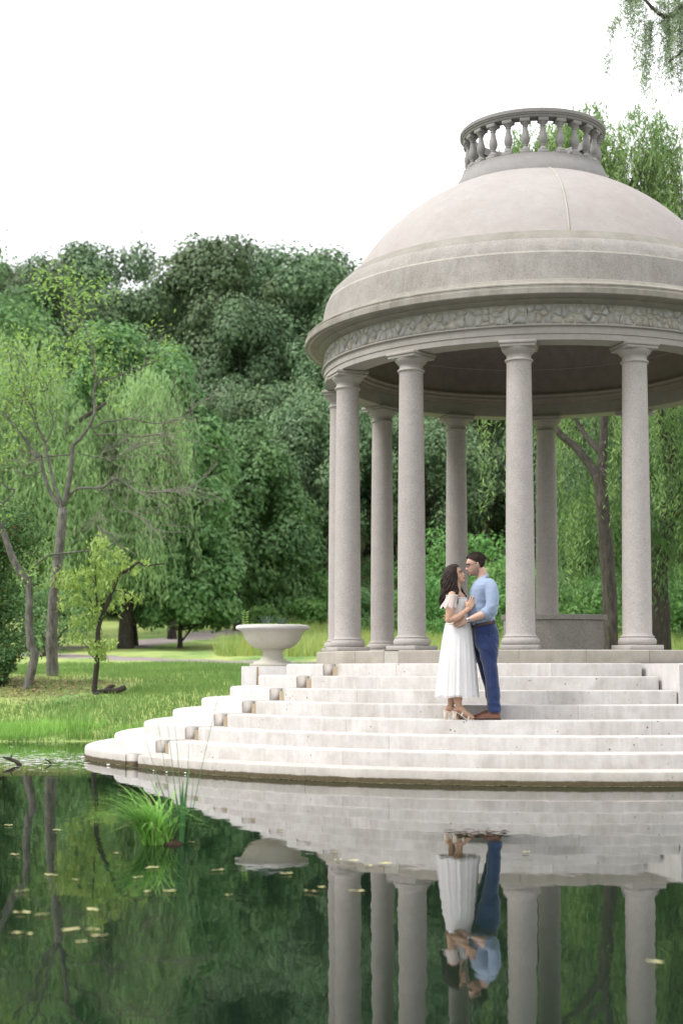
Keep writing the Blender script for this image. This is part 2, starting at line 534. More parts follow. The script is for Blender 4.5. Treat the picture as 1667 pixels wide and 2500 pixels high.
# ------------------------------------------------------------------ pond
def mat_water():
    m, n, l, p = nt('pond_water')
    geo = n.new('ShaderNodeNewGeometry').outputs['Position']
    p.inputs['Base Color'].default_value = (0.006, 0.013, 0.007, 1)
    p.inputs['Roughness'].default_value = 0.018
    p.inputs['IOR'].default_value = 1.33
    p.inputs['Specular IOR Level'].default_value = 0.5
    a = tex_noise(n, l, stretch(n, l, geo, (1.0, 0.6, 1)), 5.0, 3, 0.5)
    b = tex_noise(n, l, geo, 1.3, 2, 0.5)
    ad = n.new('ShaderNodeMath'); ad.operation = 'MULTIPLY_ADD'
    l.new(b, ad.inputs[0]); ad.inputs[1].default_value = 0.7; l.new(a, ad.inputs[2])
    bump(n, l, p, ad.outputs[0], 0.04, 0.018)
    return m
M['water'] = mat_water()
o = obj('pond_water', [(-70, -14, 0), (70, -14, 0), (70, 26, 0), (-70, 26, 0)], [(0, 1, 2, 3)], M['water'])
tag(o, 'still dark pond reflecting the pavilion and the trees', None, None, 'structure')

# ------------------------------------------------------------------ pavilion
D2 = radians
PAV = empty('pavilion', (PX, PY, FLOOR_Z), 0, 'round granite pavilion with a shallow dome carried on a ring of columns', 'pavilion')
def pz(prof): return [(r, z - FLOOR_Z) for r, z in prof]     # world heights -> pavilion heights

# platform: kerb stones with open joints, floor disc inside
gap = 0.0010
prof = pz([(2.35, 1.18), (2.962, 1.18), (2.972, 1.20), (2.972, 1.342), (2.960, 1.354), (2.35, 1.354)])
for k in range(24):
    a0 = D2(3.8 + 15 * k); a1 = a0 + D2(15)
    if k == 20: a1 -= D2(4.4)                       # the stone beside the channel is shorter
    if k == 20:
        V, F = lathe(prof, 6, a0 + gap, a1 - gap, closed=True)
        auto_smooth(obj('platform_block', V, F, M['platform'], PAV), 30)
        rec = pz([(2.35, 1.18), (2.78, 1.18), (2.78, 1.340), (2.35, 1.340)])
        V, F = lathe(rec, 3, a1, a1 + D2(4.4), closed=True)
        auto_smooth(obj('channel_back', V, F, M['notch'], PAV), 30)
        rec = pz([(2.6, 1.18), (2.83, 1.18), (2.83, 1.305), (2.6, 1.305)])
        V, F = lathe(rec, 2, a1 + D2(1.0), a1 + D2(3.4), closed=True)
        auto_smooth(obj('channel_panel', V, F, M['tan'], PAV), 30)
        continue
    V, F = lathe(prof, 8, a0 + gap, a1 - gap, closed=True)
    auto_smooth(obj('platform_block', V, F, M['platform'], PAV), 30)
V, F = lathe(pz([(0.0, 1.350), (2.352, 1.350), (2.352, 1.10), (0.0, 1.10)]), 64)
auto_smooth(obj('platform_floor', V, F, M['smooth'], PAV), 30)

V, F = lathe(pz([(2.40, 1.19), (2.966, 1.19), (2.966, 1.345), (2.40, 1.345)]), 100, D2(-50), D2(250), closed=True)
auto_smooth(obj('mortar_bed', V, F, M['mortar'], PAV), 30)
# columns
CH = 5.011 - FLOOR_Z
shaft = []
zb, zt = 0.166, CH - 0.232
shaft.append((0.19, zb)); shaft.append((0.180, zb + 0.012))
for i in range(13):
    t = i / 12
    shaft.append((0.1735 - 0.027 * t ** 1.5, zb + 0.03 + (zt - zb - 0.05) * t))
shaft += [(0.150, zt - 0.012), (0.154, zt)]
base = [(0.10, 0.058), (0.205, 0.058), (0.215, 0.064), (0.224, 0.08), (0.2275, 0.10), (0.224, 0.12), (0.214, 0.137), (0.198, 0.146), (0.198, 0.151), (0.203, 0.153), (0.203, 0.163), (0.194, 0.168), (0.10, 0.168)]
zc = CH
cap = [(0.10, zt), (0.154, zt), (0.166, zt + 0.005), (0.171, zt + 0.016), (0.166, zt + 0.027), (0.152, zt + 0.034), (0.147, zt + 0.045), (0.1465, zc - 0.155), (0.152, zc - 0.147), (0.170, zc - 0.128), (0.190, zc - 0.108), (0.201, zc - 0.090), (0.206, zc - 0.073), (0.10, zc - 0.073)]
def make_column():
    V, F = lathe(shaft, 48)
    c = auto_smooth(obj('column', V, F, M['column'], PAV), 40)
    mb = MB(); mb.add(*box(-0.2245, 0.2245, -0.2245, 0.2245, 0.0, 0.058))
    pl = mb.obj('plinth', M['column'], c); bevelled(pl, 0.004)
    V, F = lathe(base, 48); auto_smooth(obj('base', V, F, M['column'], c), 50)
    V, F = lathe(cap, 48); auto_smooth(obj('capital', V, F, M['smooth'], c), 50)
    mb = MB()
    mb.add(*box(-0.207, 0.207, -0.207, 0.207, zc - 0.073, zc - 0.037))
    ab = mb.obj('abacus', M['smooth'], c); bevelled(ab, 0.004)
    mb = MB()
    mb.add(*box(-0.221, 0.221, -0.221, 0.221, zc - 0.037, zc - 0.001))
    ab2 = mb.obj('abacus_slab', M['smooth'], c); bevelled(ab2, 0.004)
    return c
col0 = make_column()
for k in range(12):
    c = col0 if k == 0 else copy_tree(col0, PAV)
    a = D2(18.82 - 30 * k)
    c.location = (2.70 * sin(a), -2.70 * cos(a), 0)
    c.rotation_euler = (0, 0, a)

# entablature
arch = pz([(2.55, 5.011), (2.862, 5.011), (2.862, 5.079), (2.866, 5.081), (2.874, 5.084), (2.874, 5.165), (2.885, 5.168), (2.906, 5.176), (2.906, 5.192), (2.80, 5.196), (2.56, 5.196), (2.55, 5.19)])
V, F = lathe(arch, 144, closed=True)
auto_smooth(obj('architrave', V, F, M['smooth'], PAV), 25)
FR = 2.852
V, F = lathe(pz([(2.60, 5.193), (FR, 5.194), (FR, 5.46), (2.60, 5.46)]), 144, closed=True)
frieze = auto_smooth(obj('frieze', V, F, M['frieze'], PAV), 25)

# fieldstones set in the frieze: cells of a Voronoi pattern on the unrolled band, shrunk, each a stone of its own
def clip_poly(poly, px, py, nx, ny):
    out = []
    for i in range(len(poly)):
        a, b = poly[i], poly[(i + 1) % len(poly)]
        da = (a[0] - px) * nx + (a[1] - py) * ny
        db = (b[0] - px) * nx + (b[1] - py) * ny
        if da <= 0: out.append(a)
        if (da < 0 < db) or (db < 0 < da):
            t = da / (da - db); out.append((a[0] + (b[0] - a[0]) * t, a[1] + (b[1] - a[1]) * t))
    return out
rs = random.Random(21)
S0, S1 = FR * D2(-100), FR * D2(58)
seeds = []
s = S0
while s < S1:
    wdt = rs.uniform(0.055, 0.12)
    if rs.random() < 0.2:
        seeds.append((s + wdt / 2, 5.315 + rs.uniform(-0.03, 0.03)))
    else:
        u = rs.uniform(0.3, 0.7)
        seeds.append((s + wdt * rs.uniform(0.2, 0.8), 5.205 + 0.235 * u * 0.5 + rs.uniform(-0.02, 0.02)))
        seeds.append((s + wdt * rs.uniform(0.2, 0.8), 5.44 - 0.235 * (1 - u) * 0.5 + rs.uniform(-0.02, 0.02)))
        if rs.random() < 0.25: seeds.append((s + wdt * rs.uniform(0, 1), rs.uniform(5.23, 5.42)))
    s += wdt
nstone = 0
for i, (sx, sy) in enumerate(seeds):
    poly = [(sx - 0.14, 5.20), (sx + 0.14, 5.20), (sx + 0.14, 5.436), (sx - 0.14, 5.436)]
    for j in range(max(0, i - 9), min(len(seeds), i + 10)):
        if j == i: continue
        qx, qy = seeds[j]
        dx, dy = qx - sx, qy - sy
        poly = clip_poly(poly, (sx + qx) / 2, (sy + qy) / 2, dx, dy)
        if len(poly) < 3: break
    if len(poly) < 3: continue
    cx = sum(p[0] for p in poly) / len(poly); cy = sum(p[1] for p in poly) / len(poly)
    sh = rs.uniform(0.84, 0.95)
    poly = [(cx + (x - cx) * sh + rs.uniform(-.004, .004), cy + (y - cy) * sh + rs.uniform(-.004, .004)) for x, y in poly]
    proud = rs.uniform(0.003, 0.016) if rs.random() < 0.88 else rs.uniform(0.018, 0.028)
    tx, ty = rs.uniform(-0.16, 0.16), rs.uniform(-0.2, 0.12)
    V = []
    for (x, y) in poly: V.append((x / FR, FR - 0.02, y))
    for (x, y) in poly:
        x2 = cx + (x - cx) * 0.86; y2 = cy + (y - cy) * 0.86
        V.append((x2 / FR, FR + max(0.002, proud + (x2 - cx) * tx + (y2 - cy) * ty + rs.uniform(-.002, .002)), y2))
    V.append((cx / FR, FR + proud + rs.uniform(0, 0.006), cy))
    n = len(poly)
    F = [(k, (k + 1) % n, n + (k + 1) % n, n + k) for k in range(n)] + [(n + k, n + (k + 1) % n, 2 * n) for k in range(n)]
    V = [(r * sin(a), -r * cos(a), z - FLOOR_Z) for a, r, z in V]
    if nstone < 298:
        obj('stone', V, F, M['rubble'] if rs.random() < 0.62 else M['rubble2'], frieze)
        nstone += 1

# cornice: eight curved blocks with hairline joints
corn = pz([(2.60, 5.44), (2.862, 5.437), (2.872, 5.445), (2.885, 5.452), (2.925, 5.462), (2.945, 5.478), (2.95, 5.492), (3.06, 5.508), (3.062, 5.503), (3.095, 5.494), (3.13, 5.497), (3.136, 5.505), (3.136, 5.566), (3.128, 5.572), (3.118, 5.575), (3.118, 5.592), (3.105, 5.598), (3.112, 5.606), (3.11, 5.622), (3.09, 5.632), (3.06, 5.642), (3.035, 5.662), (3.02, 5.69), (2.985, 5.705), (2.80, 5.715), (2.60, 5.715)])
for k in range(8):
    a0 = D2(4.4 + 45 * k)
    V, F = lathe(corn, 24, a0 + 0.0006, a0 + D2(45) - 0.0006, closed=True)
    auto_smooth(obj('cornice_block', V, F, M['cornice'], PAV), 28)
band1 = pz([(2.55, 5.70), (2.93, 5.70), (2.912, 5.78), (2.893, 5.88), (2.872, 5.98), (2.852, 6.061), (2.848, 6.0645), (2.55, 6.0645)])
band2 = pz([(2.50, 6.0695), (2.842, 6.0695), (2.815, 6.14), (2.772, 6.215), (2.722, 6.268), (2.712, 6.276), (2.50, 6.276)])
band3 = pz([(2.40, 6.284), (2.690, 6.284), (2.672, 6.305), (2.615, 6.365), (2.588, 6.392), (2.58, 6.402), (2.40, 6.41)])
for k in range(8):
    for pr, off in ((band1, 4.9), (band2, 5.3)):
        a0 = D2(off + 45 * k)
        V, F = lathe(pr, 20, a0 + 0.0014, a0 + D2(45) - 0.0014, closed=True)
        auto_smooth(obj('drum_block', V, F, M['drum'], PAV), 28)
for pr in (corn, band1, band2):
    V, F = lathe([(r - 0.0025, z) for r, z in pr], 120, closed=True)
    auto_smooth(obj('mortar_bed', V, F, M['mortar'], PAV), 28)
V, F = lathe(pz([(2.6, 6.05), (2.8470, 6.05), (2.8400, 6.085), (2.6, 6.085)]), 120, closed=True)
auto_smooth(obj('mortar_bed', V, F, M['mortar'], PAV), 28)
V, F = lathe(band3, 144, closed=True)
auto_smooth(obj('drum_ledge', V, F, M['cornice'], PAV), 28)
dome = []
for i in range(21):
    z = 6.40 + (7.80 - 6.40) * i / 20
    dome.append((sqrt(2.964 ** 2 - (z - 4.95) ** 2) - 0.083 + 0.02 * sin(pi * i / 20), z))
dome.append((0.85, 7.80))
V, F = lathe(pz([(2.40, 6.40)] + dome), 144)
dm = auto_smooth(obj('dome', V, F, M['dome'], PAV), 40)
mb = MB()
sp = []
for i, (r, z) in enumerate(pz(dome)[:-1]):
    a = D2(2.6 + 1.7 * i / 20)
    sp.append(((r + 0.002) * sin(a), -(r + 0.002) * cos(a), z))
mb.add(*tube(sp, [0.011] * len(sp), 6))
mb.obj('seam', M['mortar'], dm, True)
# collar, balusters and ring rail
V, F = lathe(pz([(0.70, 7.55), (1.09, 7.55), (1.088, 7.66), (1.078, 7.72), (1.05, 7.78), (1.015, 7.835), (0.99, 7.87), (0.978, 7.905), (0.975, 7.925), (0.70, 7.925)]), 96)
auto_smooth(obj('dome_collar', V, F, M['baluster'], PAV), 30)
BH = 8.405 - 7.925
def bz(f): return f * BH
bal = [(0.02, bz(.09)), (.066, bz(.09)), (.070, bz(.115)), (.066, bz(.14)), (.050, bz(.16)), (.036, bz(.195)), (.030, bz(.225)), (.030, bz(.24)), (.037, bz(.25)), (.037, bz(.265)), (.032, bz(.275)), (.045, bz(.32)), (.0555, bz(.38)), (.059, bz(.44)), (.056, bz(.50)), (.047, bz(.57)), (.037, bz(.65)), (.031, bz(.73)), (.030, bz(.775)), (.038, bz(.785)), (.038, bz(.80)), (.034, bz(.81)), (.040, bz(.835)), (.055, bz(.865)), (.061, bz(.90)), (.02, bz(.90))]
def make_baluster():
    V, F = lathe(bal, 20)
    b = auto_smooth(obj('baluster', V, F, M['baluster'], PAV), 50)
    mb = MB(); mb.add(*box(-.072, .072, -.072, .072, 0, bz(.09)))
    bevelled(mb.obj('foot', M['baluster'], b), 0.004)
    mb = MB(); mb.add(*box(-.067, .067, -.067, .067, bz(.90), bz(1.0) + 0.002))
    bevelled(mb.obj('cap', M['baluster'], b), 0.004)
    return b
b0 = make_baluster()
for k in range(24):
    b = b0 if k == 0 else copy_tree(b0, PAV)
    a = D2(1.6 + 15 * k)
    b.location = (0.885 * sin(a), -0.885 * cos(a), 7.925 - FLOOR_Z)
    b.rotation_euler = (0, 0, a)
V, F = lathe(pz([(0.79, 8.407), (0.955, 8.407), (0.965, 8.42), (0.965, 8.436), (0.978, 8.440), (0.986, 8.452), (0.986, 8.462), (0.998, 8.466), (0.998, 8.505), (0.985, 8.517), (0.80, 8.517), (0.79, 8.505)]), 96, closed=True)
rail = auto_smooth(obj('ring_rail', V, F, M['baluster'], PAV), 28)
V, F = lathe(pz([(0.95, 8.463), (1.0005, 8.464), (1.0005, 8.506), (0.986, 8.5195), (0.95, 8.5195)]), 1, D2(1.3), D2(1.9), closed=True)
obj('joint', V, F, M['mortar'], rail)
# inside: moulded ring and shallow ceiling
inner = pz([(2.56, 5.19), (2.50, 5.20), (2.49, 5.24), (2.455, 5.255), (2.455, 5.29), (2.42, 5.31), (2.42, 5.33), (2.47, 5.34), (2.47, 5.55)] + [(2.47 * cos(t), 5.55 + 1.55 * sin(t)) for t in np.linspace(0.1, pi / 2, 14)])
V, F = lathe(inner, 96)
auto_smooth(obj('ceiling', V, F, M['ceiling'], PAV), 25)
for zz_, rr_ in ((5.72, 2.458), ):
    V, F = lathe(pz([(rr_ - 0.002, zz_ - 0.012), (rr_ - 0.010, zz_), (rr_ - 0.004, zz_ + 0.012)]), 96)
    auto_smooth(obj('ceiling_joint', V, F, M['smooth'], PAV), 60)

# curved parapet on the pavilion floor
seat = empty('curved_bench', (PX + 0.40, PY + 0.95, FLOOR_Z), 0, 'low curved granite bench wall with a capstone on the pavilion floor', 'bench')
R0 = 1.05
cxo, cyo = 0.0, 0.75
def arcblock(name, r0, r1, z0, z1, a0, a1, mat, par, bev=0.01, seg=20):
    pr = [(r0, z0), (r1, z0), (r1, z1 - bev), (r1 - bev, z1), (r0 + bev, z1), (r0, z1 - bev)]
    V, F = lathe(pr, seg, a0, a1, cx=cxo, cy=cyo, closed=True)
    return auto_smooth(obj(name, V, F, mat, par), 30)
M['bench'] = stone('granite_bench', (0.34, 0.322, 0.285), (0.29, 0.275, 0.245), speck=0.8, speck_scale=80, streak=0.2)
arcblock('bench_wall', R0 - 0.22, R0, 0.0, 0.47, D2(-40), D2(40), M['bench'], seat, 0.004)
arcblock('capstone', R0 - 0.26, R0 + 0.03, 0.472, 0.545, D2(-45.5), D2(43), M['bench'], seat, 0.01)
arcblock('end_pier', R0 - 0.24, R0 + 0.012, 0.0, 0.47, D2(-44), D2(-40.1), M['smooth'], seat, 0.004, 3)

# puddle / litter of wet leaves on the floor edge is left to the material

# ------------------------------------------------------------------ stair: eight curved steps, a channel with tan panels, rounded ends
STAIR = empty('stone_stairs', (PX, PY, 0), 0, 'pale curved stone steps descending from the pavilion into the pond', 'stairs')
def smooth01(t): t = max(0.0, min(1.0, t)); return t * t * (3 - 2 * t)
SR = [5.85 - 0.377 * k for k in range(8)]
SH = [0.143 + 0.1505 * k for k in range(8)]
A_N0, A_N1 = -62.3, -57.5         # the channel
rst = random.Random(5)
for k in range(8):
    r1, h = SR[k], SH[k]
    r0 = r1 - 0.50 if k < 7 else 2.30
    zb_ = h - 0.20 if k else -0.6
    pr = [(r0, zb_), (r1 - 0.004, zb_), (r1, h - 0.02), (r1 - 0.007, h - 0.006), (r1 - 0.022, h), (r0, h)]
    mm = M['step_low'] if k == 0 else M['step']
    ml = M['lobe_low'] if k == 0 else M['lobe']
    half = 2.4 * 4.7 / r1
    n0, n1 = -60 - half * 0.98, -60 + half * 0.98
    a_end = 110.0 if k < 5 else 14.6 + 0.35 * (7 - k)
    cuts = [n1]
    a = n1 + rst.uniform(16, 34)
    while a < a_end - 9:
        cuts.append(a); a += rst.uniform(34, 60)
    cuts.append(a_end)
    for i in range(len(cuts) - 1):
        g = 0.0012 / r1
        V, F = lathe(pr, max(4, int((cuts[i + 1] - cuts[i]) / 1.6)), D2(cuts[i]) + g, D2(cuts[i + 1]) - g, closed=True)
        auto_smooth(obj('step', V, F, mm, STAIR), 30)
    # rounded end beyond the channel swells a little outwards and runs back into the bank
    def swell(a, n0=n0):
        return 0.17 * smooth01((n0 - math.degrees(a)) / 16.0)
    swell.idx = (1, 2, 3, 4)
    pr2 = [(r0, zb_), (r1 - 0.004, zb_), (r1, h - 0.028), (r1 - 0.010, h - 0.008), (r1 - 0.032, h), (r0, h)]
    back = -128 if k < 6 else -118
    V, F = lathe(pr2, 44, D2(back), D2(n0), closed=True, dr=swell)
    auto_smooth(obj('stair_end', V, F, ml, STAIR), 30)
    # channel: funnel walls, lower back panel
    d1 = 0.125
    Vn, Fn = lathe([(r0, zb_), (r1 - d1, zb_), (r1 - d1, h - 0.002), (r0, h - 0.002)], 3, D2(n0), D2(n1), closed=True)
    auto_smooth(obj('channel_back', Vn, Fn, M['notch'] if k else M['lobe_low'], STAIR), 30)
    w3 = (n1 - n0)
    for sgn, (e0, e1) in ((0, (n0, n0 + w3 * 0.30)),):
        # wedge-shaped cheek: full width at the back, nothing at the front
        q = lambda r, a, z: (r * sin(D2(a)), -r * cos(D2(a)), z)
        outer, inner_ = (e0, e1) if sgn == 0 else (e1, e0)
        V = []
        for z in (zb_, h - 0.004):
            V += [q(r1 - 0.012, outer, z), q(r1 - d1, outer, z), q(r1 - d1, inner_, z)]
        F = [(0, 1, 2), (3, 5, 4), (0, 2, 5, 3), (0, 3, 4, 1), (1, 4, 5, 2)]
        obj('channel_cheek', V, F, M['notch'] if k else M['lobe_low'], STAIR)
    if k:
        Vp, Fp = lathe([(r1 - d1 - 0.1, h - 0.15), (r1 - 0.060, h - 0.15), (r1 - 0.060, h - 0.038), (r1 - d1 - 0.1, h - 0.038)], 2, D2(n0 + w3 * 0.42), D2(n1 - w3 * 0.12), closed=True)
        auto_smooth(obj('channel_panel', Vp, Fp, M['tan'], STAIR), 30)
# cheek block at the right of the three upper steps
V, F = lathe([(3.02, 0.66), (3.99, 0.66), (3.99, 1.178), (3.975, 1.194), (3.02, 1.194)], 10, D2(15.6), D2(48), closed=True)
auto_smooth(obj('cheek_block', V, F, M['lobe'], STAIR), 30)
# pedestal of the urn
ped = empty('pedestal', (PX - 3.67, PY + 2.19, 0), 0, 'plain white stone pedestal under the wide urn', 'pedestal')
mb = MB(); mb.add(*box(-0.44, 0.75, -0.44, 0.50, 0.30, 1.168))
pd = mb.obj('pedestal_block', M['lobe'], ped); bevelled(pd, 0.008)
mb = MB(); mb.add(*box(-0.222, -0.190, -0.4425, -0.40, 0.85, 1.160))
mb.obj('joint', M['tan'], pd)

# ------------------------------------------------------------------ urn and its plants
URN = empty('stone_urn', (PX - 3.67, PY + 2.19, 1.168), 0, 'wide pale stone urn with rolled rim on its white pedestal', 'urn')
mb = MB(); mb.add(*box(-0.325, 0.325, -0.325, 0.325, 0.0, 0.042))
bevelled(mb.obj('plinth', M['urn'], URN), 0.004)
V, F = lathe([(0.1, 0.042), (0.30, 0.042), (0.285, 0.062), (0.25, 0.078), (0.215, 0.082), (0.205, 0.092), (0.175, 0.115), (0.152, 0.150), (0.143, 0.185), (0.148, 0.215), (0.163, 0.238), (0.185, 0.246), (0.185, 0.258), (0.1, 0.258)], 56)
auto_smooth(obj('stem', V, F, M['urn'], URN), 40)
V, F = lathe([(0.05, 0.250), (0.175, 0.254), (0.26, 0.272), (0.335, 0.312), (0.392, 0.37), (0.43, 0.435), (0.462, 0.513), (0.468, 0.52), (0.475, 0.52), (0.478, 0.53)], 64)
auto_smooth(obj('bowl', V, F, M['urn'], URN), 40)
V, F = lathe([(0.44, 0.525), (0.478, 0.527), (0.520, 0.548), (0.548, 0.556), (0.556, 0.568), (0.553, 0.588), (0.54, 0.606), (0.515, 0.617), (0.48, 0.620), (0.455, 0.61), (0.44, 0.58)], 64, closed=True)
auto_smooth(obj('rim', V, F, M['lobe'], URN), 40)
V, F = lathe([(0.0, 0.585), (0.452, 0.585)], 40)
obj('soil', V, F, M['soil'], URN)
# ------------------------------------------------------------------ leaves and trees
def rnd_unit(n):
    v = rng.normal(size=(n, 3)); return v / np.linalg.norm(v, axis=1, keepdims=True)

def leaf_obj(name, pos, d, nrm, L, W, mat, parent=None, fold=0.0):
    """one rhombic leaf per row: centre pos, long axis d, face normal about nrm"""
    n = len(pos)
    d = d / (np.linalg.norm(d, axis=1, keepdims=True) + 1e-9)
    s = np.cross(nrm, d); s = s / (np.linalg.norm(s, axis=1, keepdims=True) + 1e-9)
    L = np.broadcast_to(np.asarray(L, float).reshape(-1, 1), (n, 1)); W = np.broadcast_to(np.asarray(W, float).reshape(-1, 1), (n, 1))
    V = np.empty((n, 4, 3))
    V[:, 0] = pos - d * L * 0.5
    V[:, 1] = pos + s * W * 0.5 - d * L * 0.08
    V[:, 2] = pos + d * L * 0.5
    V[:, 3] = pos - s * W * 0.5 - d * L * 0.08
    F = np.arange(n * 4).reshape(n, 4)
    me = mesh_np(name, V.reshape(-1, 3), F)
    at = me.attributes.new('rnd', 'FLOAT', 'POINT')
    at.data.foreach_set('value', np.repeat(rng.random(n), 4).astype(np.float32))
    me.materials.append(mat)
    return link(bpy.data.objects.new(name, me), parent)

def clump_leaves(C, Rr, per, size, up=0.35, outward=0.8, shell=0.55, flat=1.0):
    """leaves spread round clump centres C (k,3) with radii Rr; returns pos, dir, normal, length"""
    k = len(C)
    cnt = np.maximum(3, (per * (Rr / Rr.mean()) ** 2).astype(int))
    idx = np.repeat(np.arange(k), cnt)
    n = len(idx)
    u = rnd_unit(n)
    rad = (shell + (1 - shell) * rng.random(n)) * Rr[idx] * (1 + 0.18 * rng.normal(size=n))
    p = C[idx] + u * rad[:, None] * np.array([1, 1, flat])
    nrm = u * outward + rnd_unit(n) * 0.55 + np.array([0, 0, up])
    nrm /= np.linalg.norm(nrm, axis=1, keepdims=True)
    d = np.cross(nrm, rnd_unit(n)) + np.array([0, 0, -0.25])
    return p, d, nrm, size * (0.7 + 0.6 * rng.random(n))

def crown_clumps(rx, ry, rz, zc, k, r0, r1, lobes=6, low=0.45):
    """clump centres spread over an uneven crown"""
    u = rnd_unit(k * 2)
    u = u[u[:, 2] > -0.75][:k]
    k = len(u)
    ph = rng.random(lobes * 3) * 6.28
    lump = 1 + 0.16 * np.sin(u[:, 0] * 3.1 + ph[0]) + 0.13 * np.sin(u[:, 1] * 4.3 + ph[1]) + 0.12 * np.sin(u[:, 2] * 5.0 + ph[2])
    rad = (low + (1 - low) * rng.random(k) ** 0.45) * lump
    C = u * rad[:, None] * np.array([rx, ry, rz]) + np.array([0, 0, zc])
    Rr = r0 + (r1 - r0) * rng.random(k)
    return C, Rr

def limb_tree(mb, base, h, r, C, nl, seed=0, lean=(0, 0), seg=7):
    """a tapered trunk and limbs that reach out to some of the clumps"""
    rr = random.Random(seed)
    P = []
    for i in range(7):
        t = i / 6
        P.append((base[0] + lean[0] * t + rr.uniform(-.06, .06) * h * .12 * (i > 0), base[1] + lean[1] * t + rr.uniform(-.06, .06) * h * .12 * (i > 0), base[2] + h * t))
    R = [r * (1.35 if i == 0 else 1.0 - 0.82 * i / 6) for i in range(7)]
    mb.add(*tube(P, R, seg, rough=0.05, seed=seed))
    idx = list(range(len(C))); rr.shuffle(idx)
    for j in idx[:nl]:
        c = C[j]
        t = rr.uniform(0.3, 0.85)
        i = int(t * 6); a = np.array(P[i])
        m = (a + c) / 2 + np.array([0, 0, -0.08 * np.linalg.norm(c - a)])
        rl = r * (1 - 0.8 * t) * 0.55
        mb.add(*tube(spline([a, m, c], 3), [rl * (1 - 0.8 * q / 6) for q in range(7)], 5))

M['leaf_forest'] = leafmat('forest_leaf', (0.030, 0.052, 0.028), (0.112, 0.146, 0.076), 0.16, 0.25, hue_var=0.016)
M['leaf_maple'] = leafmat('maple_leaf', (0.036, 0.078, 0.032), (0.138, 0.210, 0.085), 0.38, 0.35)
M['leaf_mid'] = leafmat('mid_leaf', (0.034, 0.070, 0.030), (0.122, 0.182, 0.074), 0.33, 0.35)
M['leaf_bush'] = leafmat('bush_leaf', (0.040, 0.085, 0.026), (0.135, 0.215, 0.065), 0.38, 0.6, hue_var=0.02)
M['leaf_willow'] = leafmat('willow_leaf_pale', (0.105, 0.155, 0.075), (0.260, 0.325, 0.150), 0.40, 0.35)
M['leaf_willow2'] = leafmat('willow_leaf_green', (0.055, 0.092, 0.034), (0.210, 0.265, 0.100), 0.35, 1.0)
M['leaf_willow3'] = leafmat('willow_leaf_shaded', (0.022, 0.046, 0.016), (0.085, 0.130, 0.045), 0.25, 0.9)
M['leaf_yellow'] = leafmat('sapling_leaf', (0.115, 0.165, 0.042), (0.280, 0.310, 0.100), 0.45, 1.2)
M['leaf_light'] = leafmat('light_tree_leaf', (0.085, 0.140, 0.032), (0.210, 0.265, 0.075), 0.42, 0.9)
M['leaf_dark'] = leafmat('dark_bush_leaf', (0.016, 0.040, 0.014), (0.060, 0.105, 0.032), 0.25, 1.2, tip=(0.16, 0.09, 0.03))

# ---- forest prototypes
protos = []
specs = [  # rx ry rz zc trunk_h r, clumps, label
    (4.4, 4.4, 5.6, 11.5, 12, 0.30, 74, 0.9, 1.6, 'broad dark green forest tree with a rounded lumpy crown'),
    (3.6, 3.6, 6.4, 12.4, 14, 0.26, 66, 0.8, 1.4, 'tall narrow forest tree with a grey green crown'),
    (5.2, 5.0, 5.0, 10.2, 11, 0.34, 84, 0.9, 1.7, 'wide spreading forest tree with a heavy crown'),
    (3.2, 3.2, 4.6, 8.6, 9, 0.20, 56, 0.7, 1.3, 'smaller mid green forest tree between taller ones'),
]
for (rx, ry, rz, zc, th, tr, k, r0, r1, lab) in specs:
    C, Rr = crown_clumps(rx, ry, rz, zc, int(k * .72), r0 * 1.05, r1 * 1.05, low=0.74)
    root = empty('forest_tree')
    mb = MB(); limb_tree(mb, (0, 0, -0.8), th, tr, C, 9, seed=len(protos) + 3)
    mb.obj('trunk', M['bark_brown'], root, True)
    p, d, nr, L = clump_leaves(C, Rr, 560, 0.28, up=0.75, outward=1.5, shell=0.86)
    leaf_obj('crown', p, d, nr, L, L * 0.62, M['leaf_forest'], root)
    protos.append((root, lab))
used = [False] * len(protos)
rf = random.Random(11)
LOOK = [['broad dark', 'broad grey green', 'broad lumpy'], ['tall narrow', 'slim grey green', 'upright dark'], ['wide heavy crowned', 'wide spreading', 'big rounded'], ['small mid green', 'small dark', 'short bushy']]
def landmark(px):
    for lim, t in ((120, 'behind the left willow'), (330, 'above the pointed willow'), (520, 'above the round green tree'), (720, 'between round tree and dome'), (900, 'left of the dome edge'), (1120, 'behind the left columns'), (1330, 'behind the couple and columns'), (9999, 'behind the right willows')):
        if px < lim: return t if -250 < px < 1950 else ('far beyond the left edge' if px < 0 else 'far beyond the right edge')
seen_labels = {}
def forest_tree(x, y, kind, sc, place, group, dz=0.0):
    root, lab = protos[kind]
    o = root if not used[kind] else copy_tree(root)
    used[kind] = True
    o.location = (x, y, ground(x, y) + dz)
    o.rotation_euler = (0, 0, rf.uniform(0, 6.28))
    o.scale = (sc * rf.uniform(0.92, 1.1), sc * rf.uniform(0.92, 1.1), sc * rf.uniform(0.92, 1.1))
    for w in LOOK[kind] + ['leafy', 'dense', 'shadowed']:
        l_ = w + ' tree ' + place + ', ' + landmark(x / y * 3649 + 833)
        if l_ not in seen_labels: break
    seen_labels[l_] = 1
    tag(o, l_, 'tree', group)
rows = [  # depth, spacing, scale, place
    (97, 5.6, 0.80, 'in the front row of the wood'),
    (104, 6.2, 0.92, 'in the second row uphill'),
    (112, 6.6, 1.05, 'half way up the wooded slope'),
    (121, 7.0, 1.22, 'high on the wooded slope'),
    (131, 7.2, 1.36, 'on the hill skyline'),
]
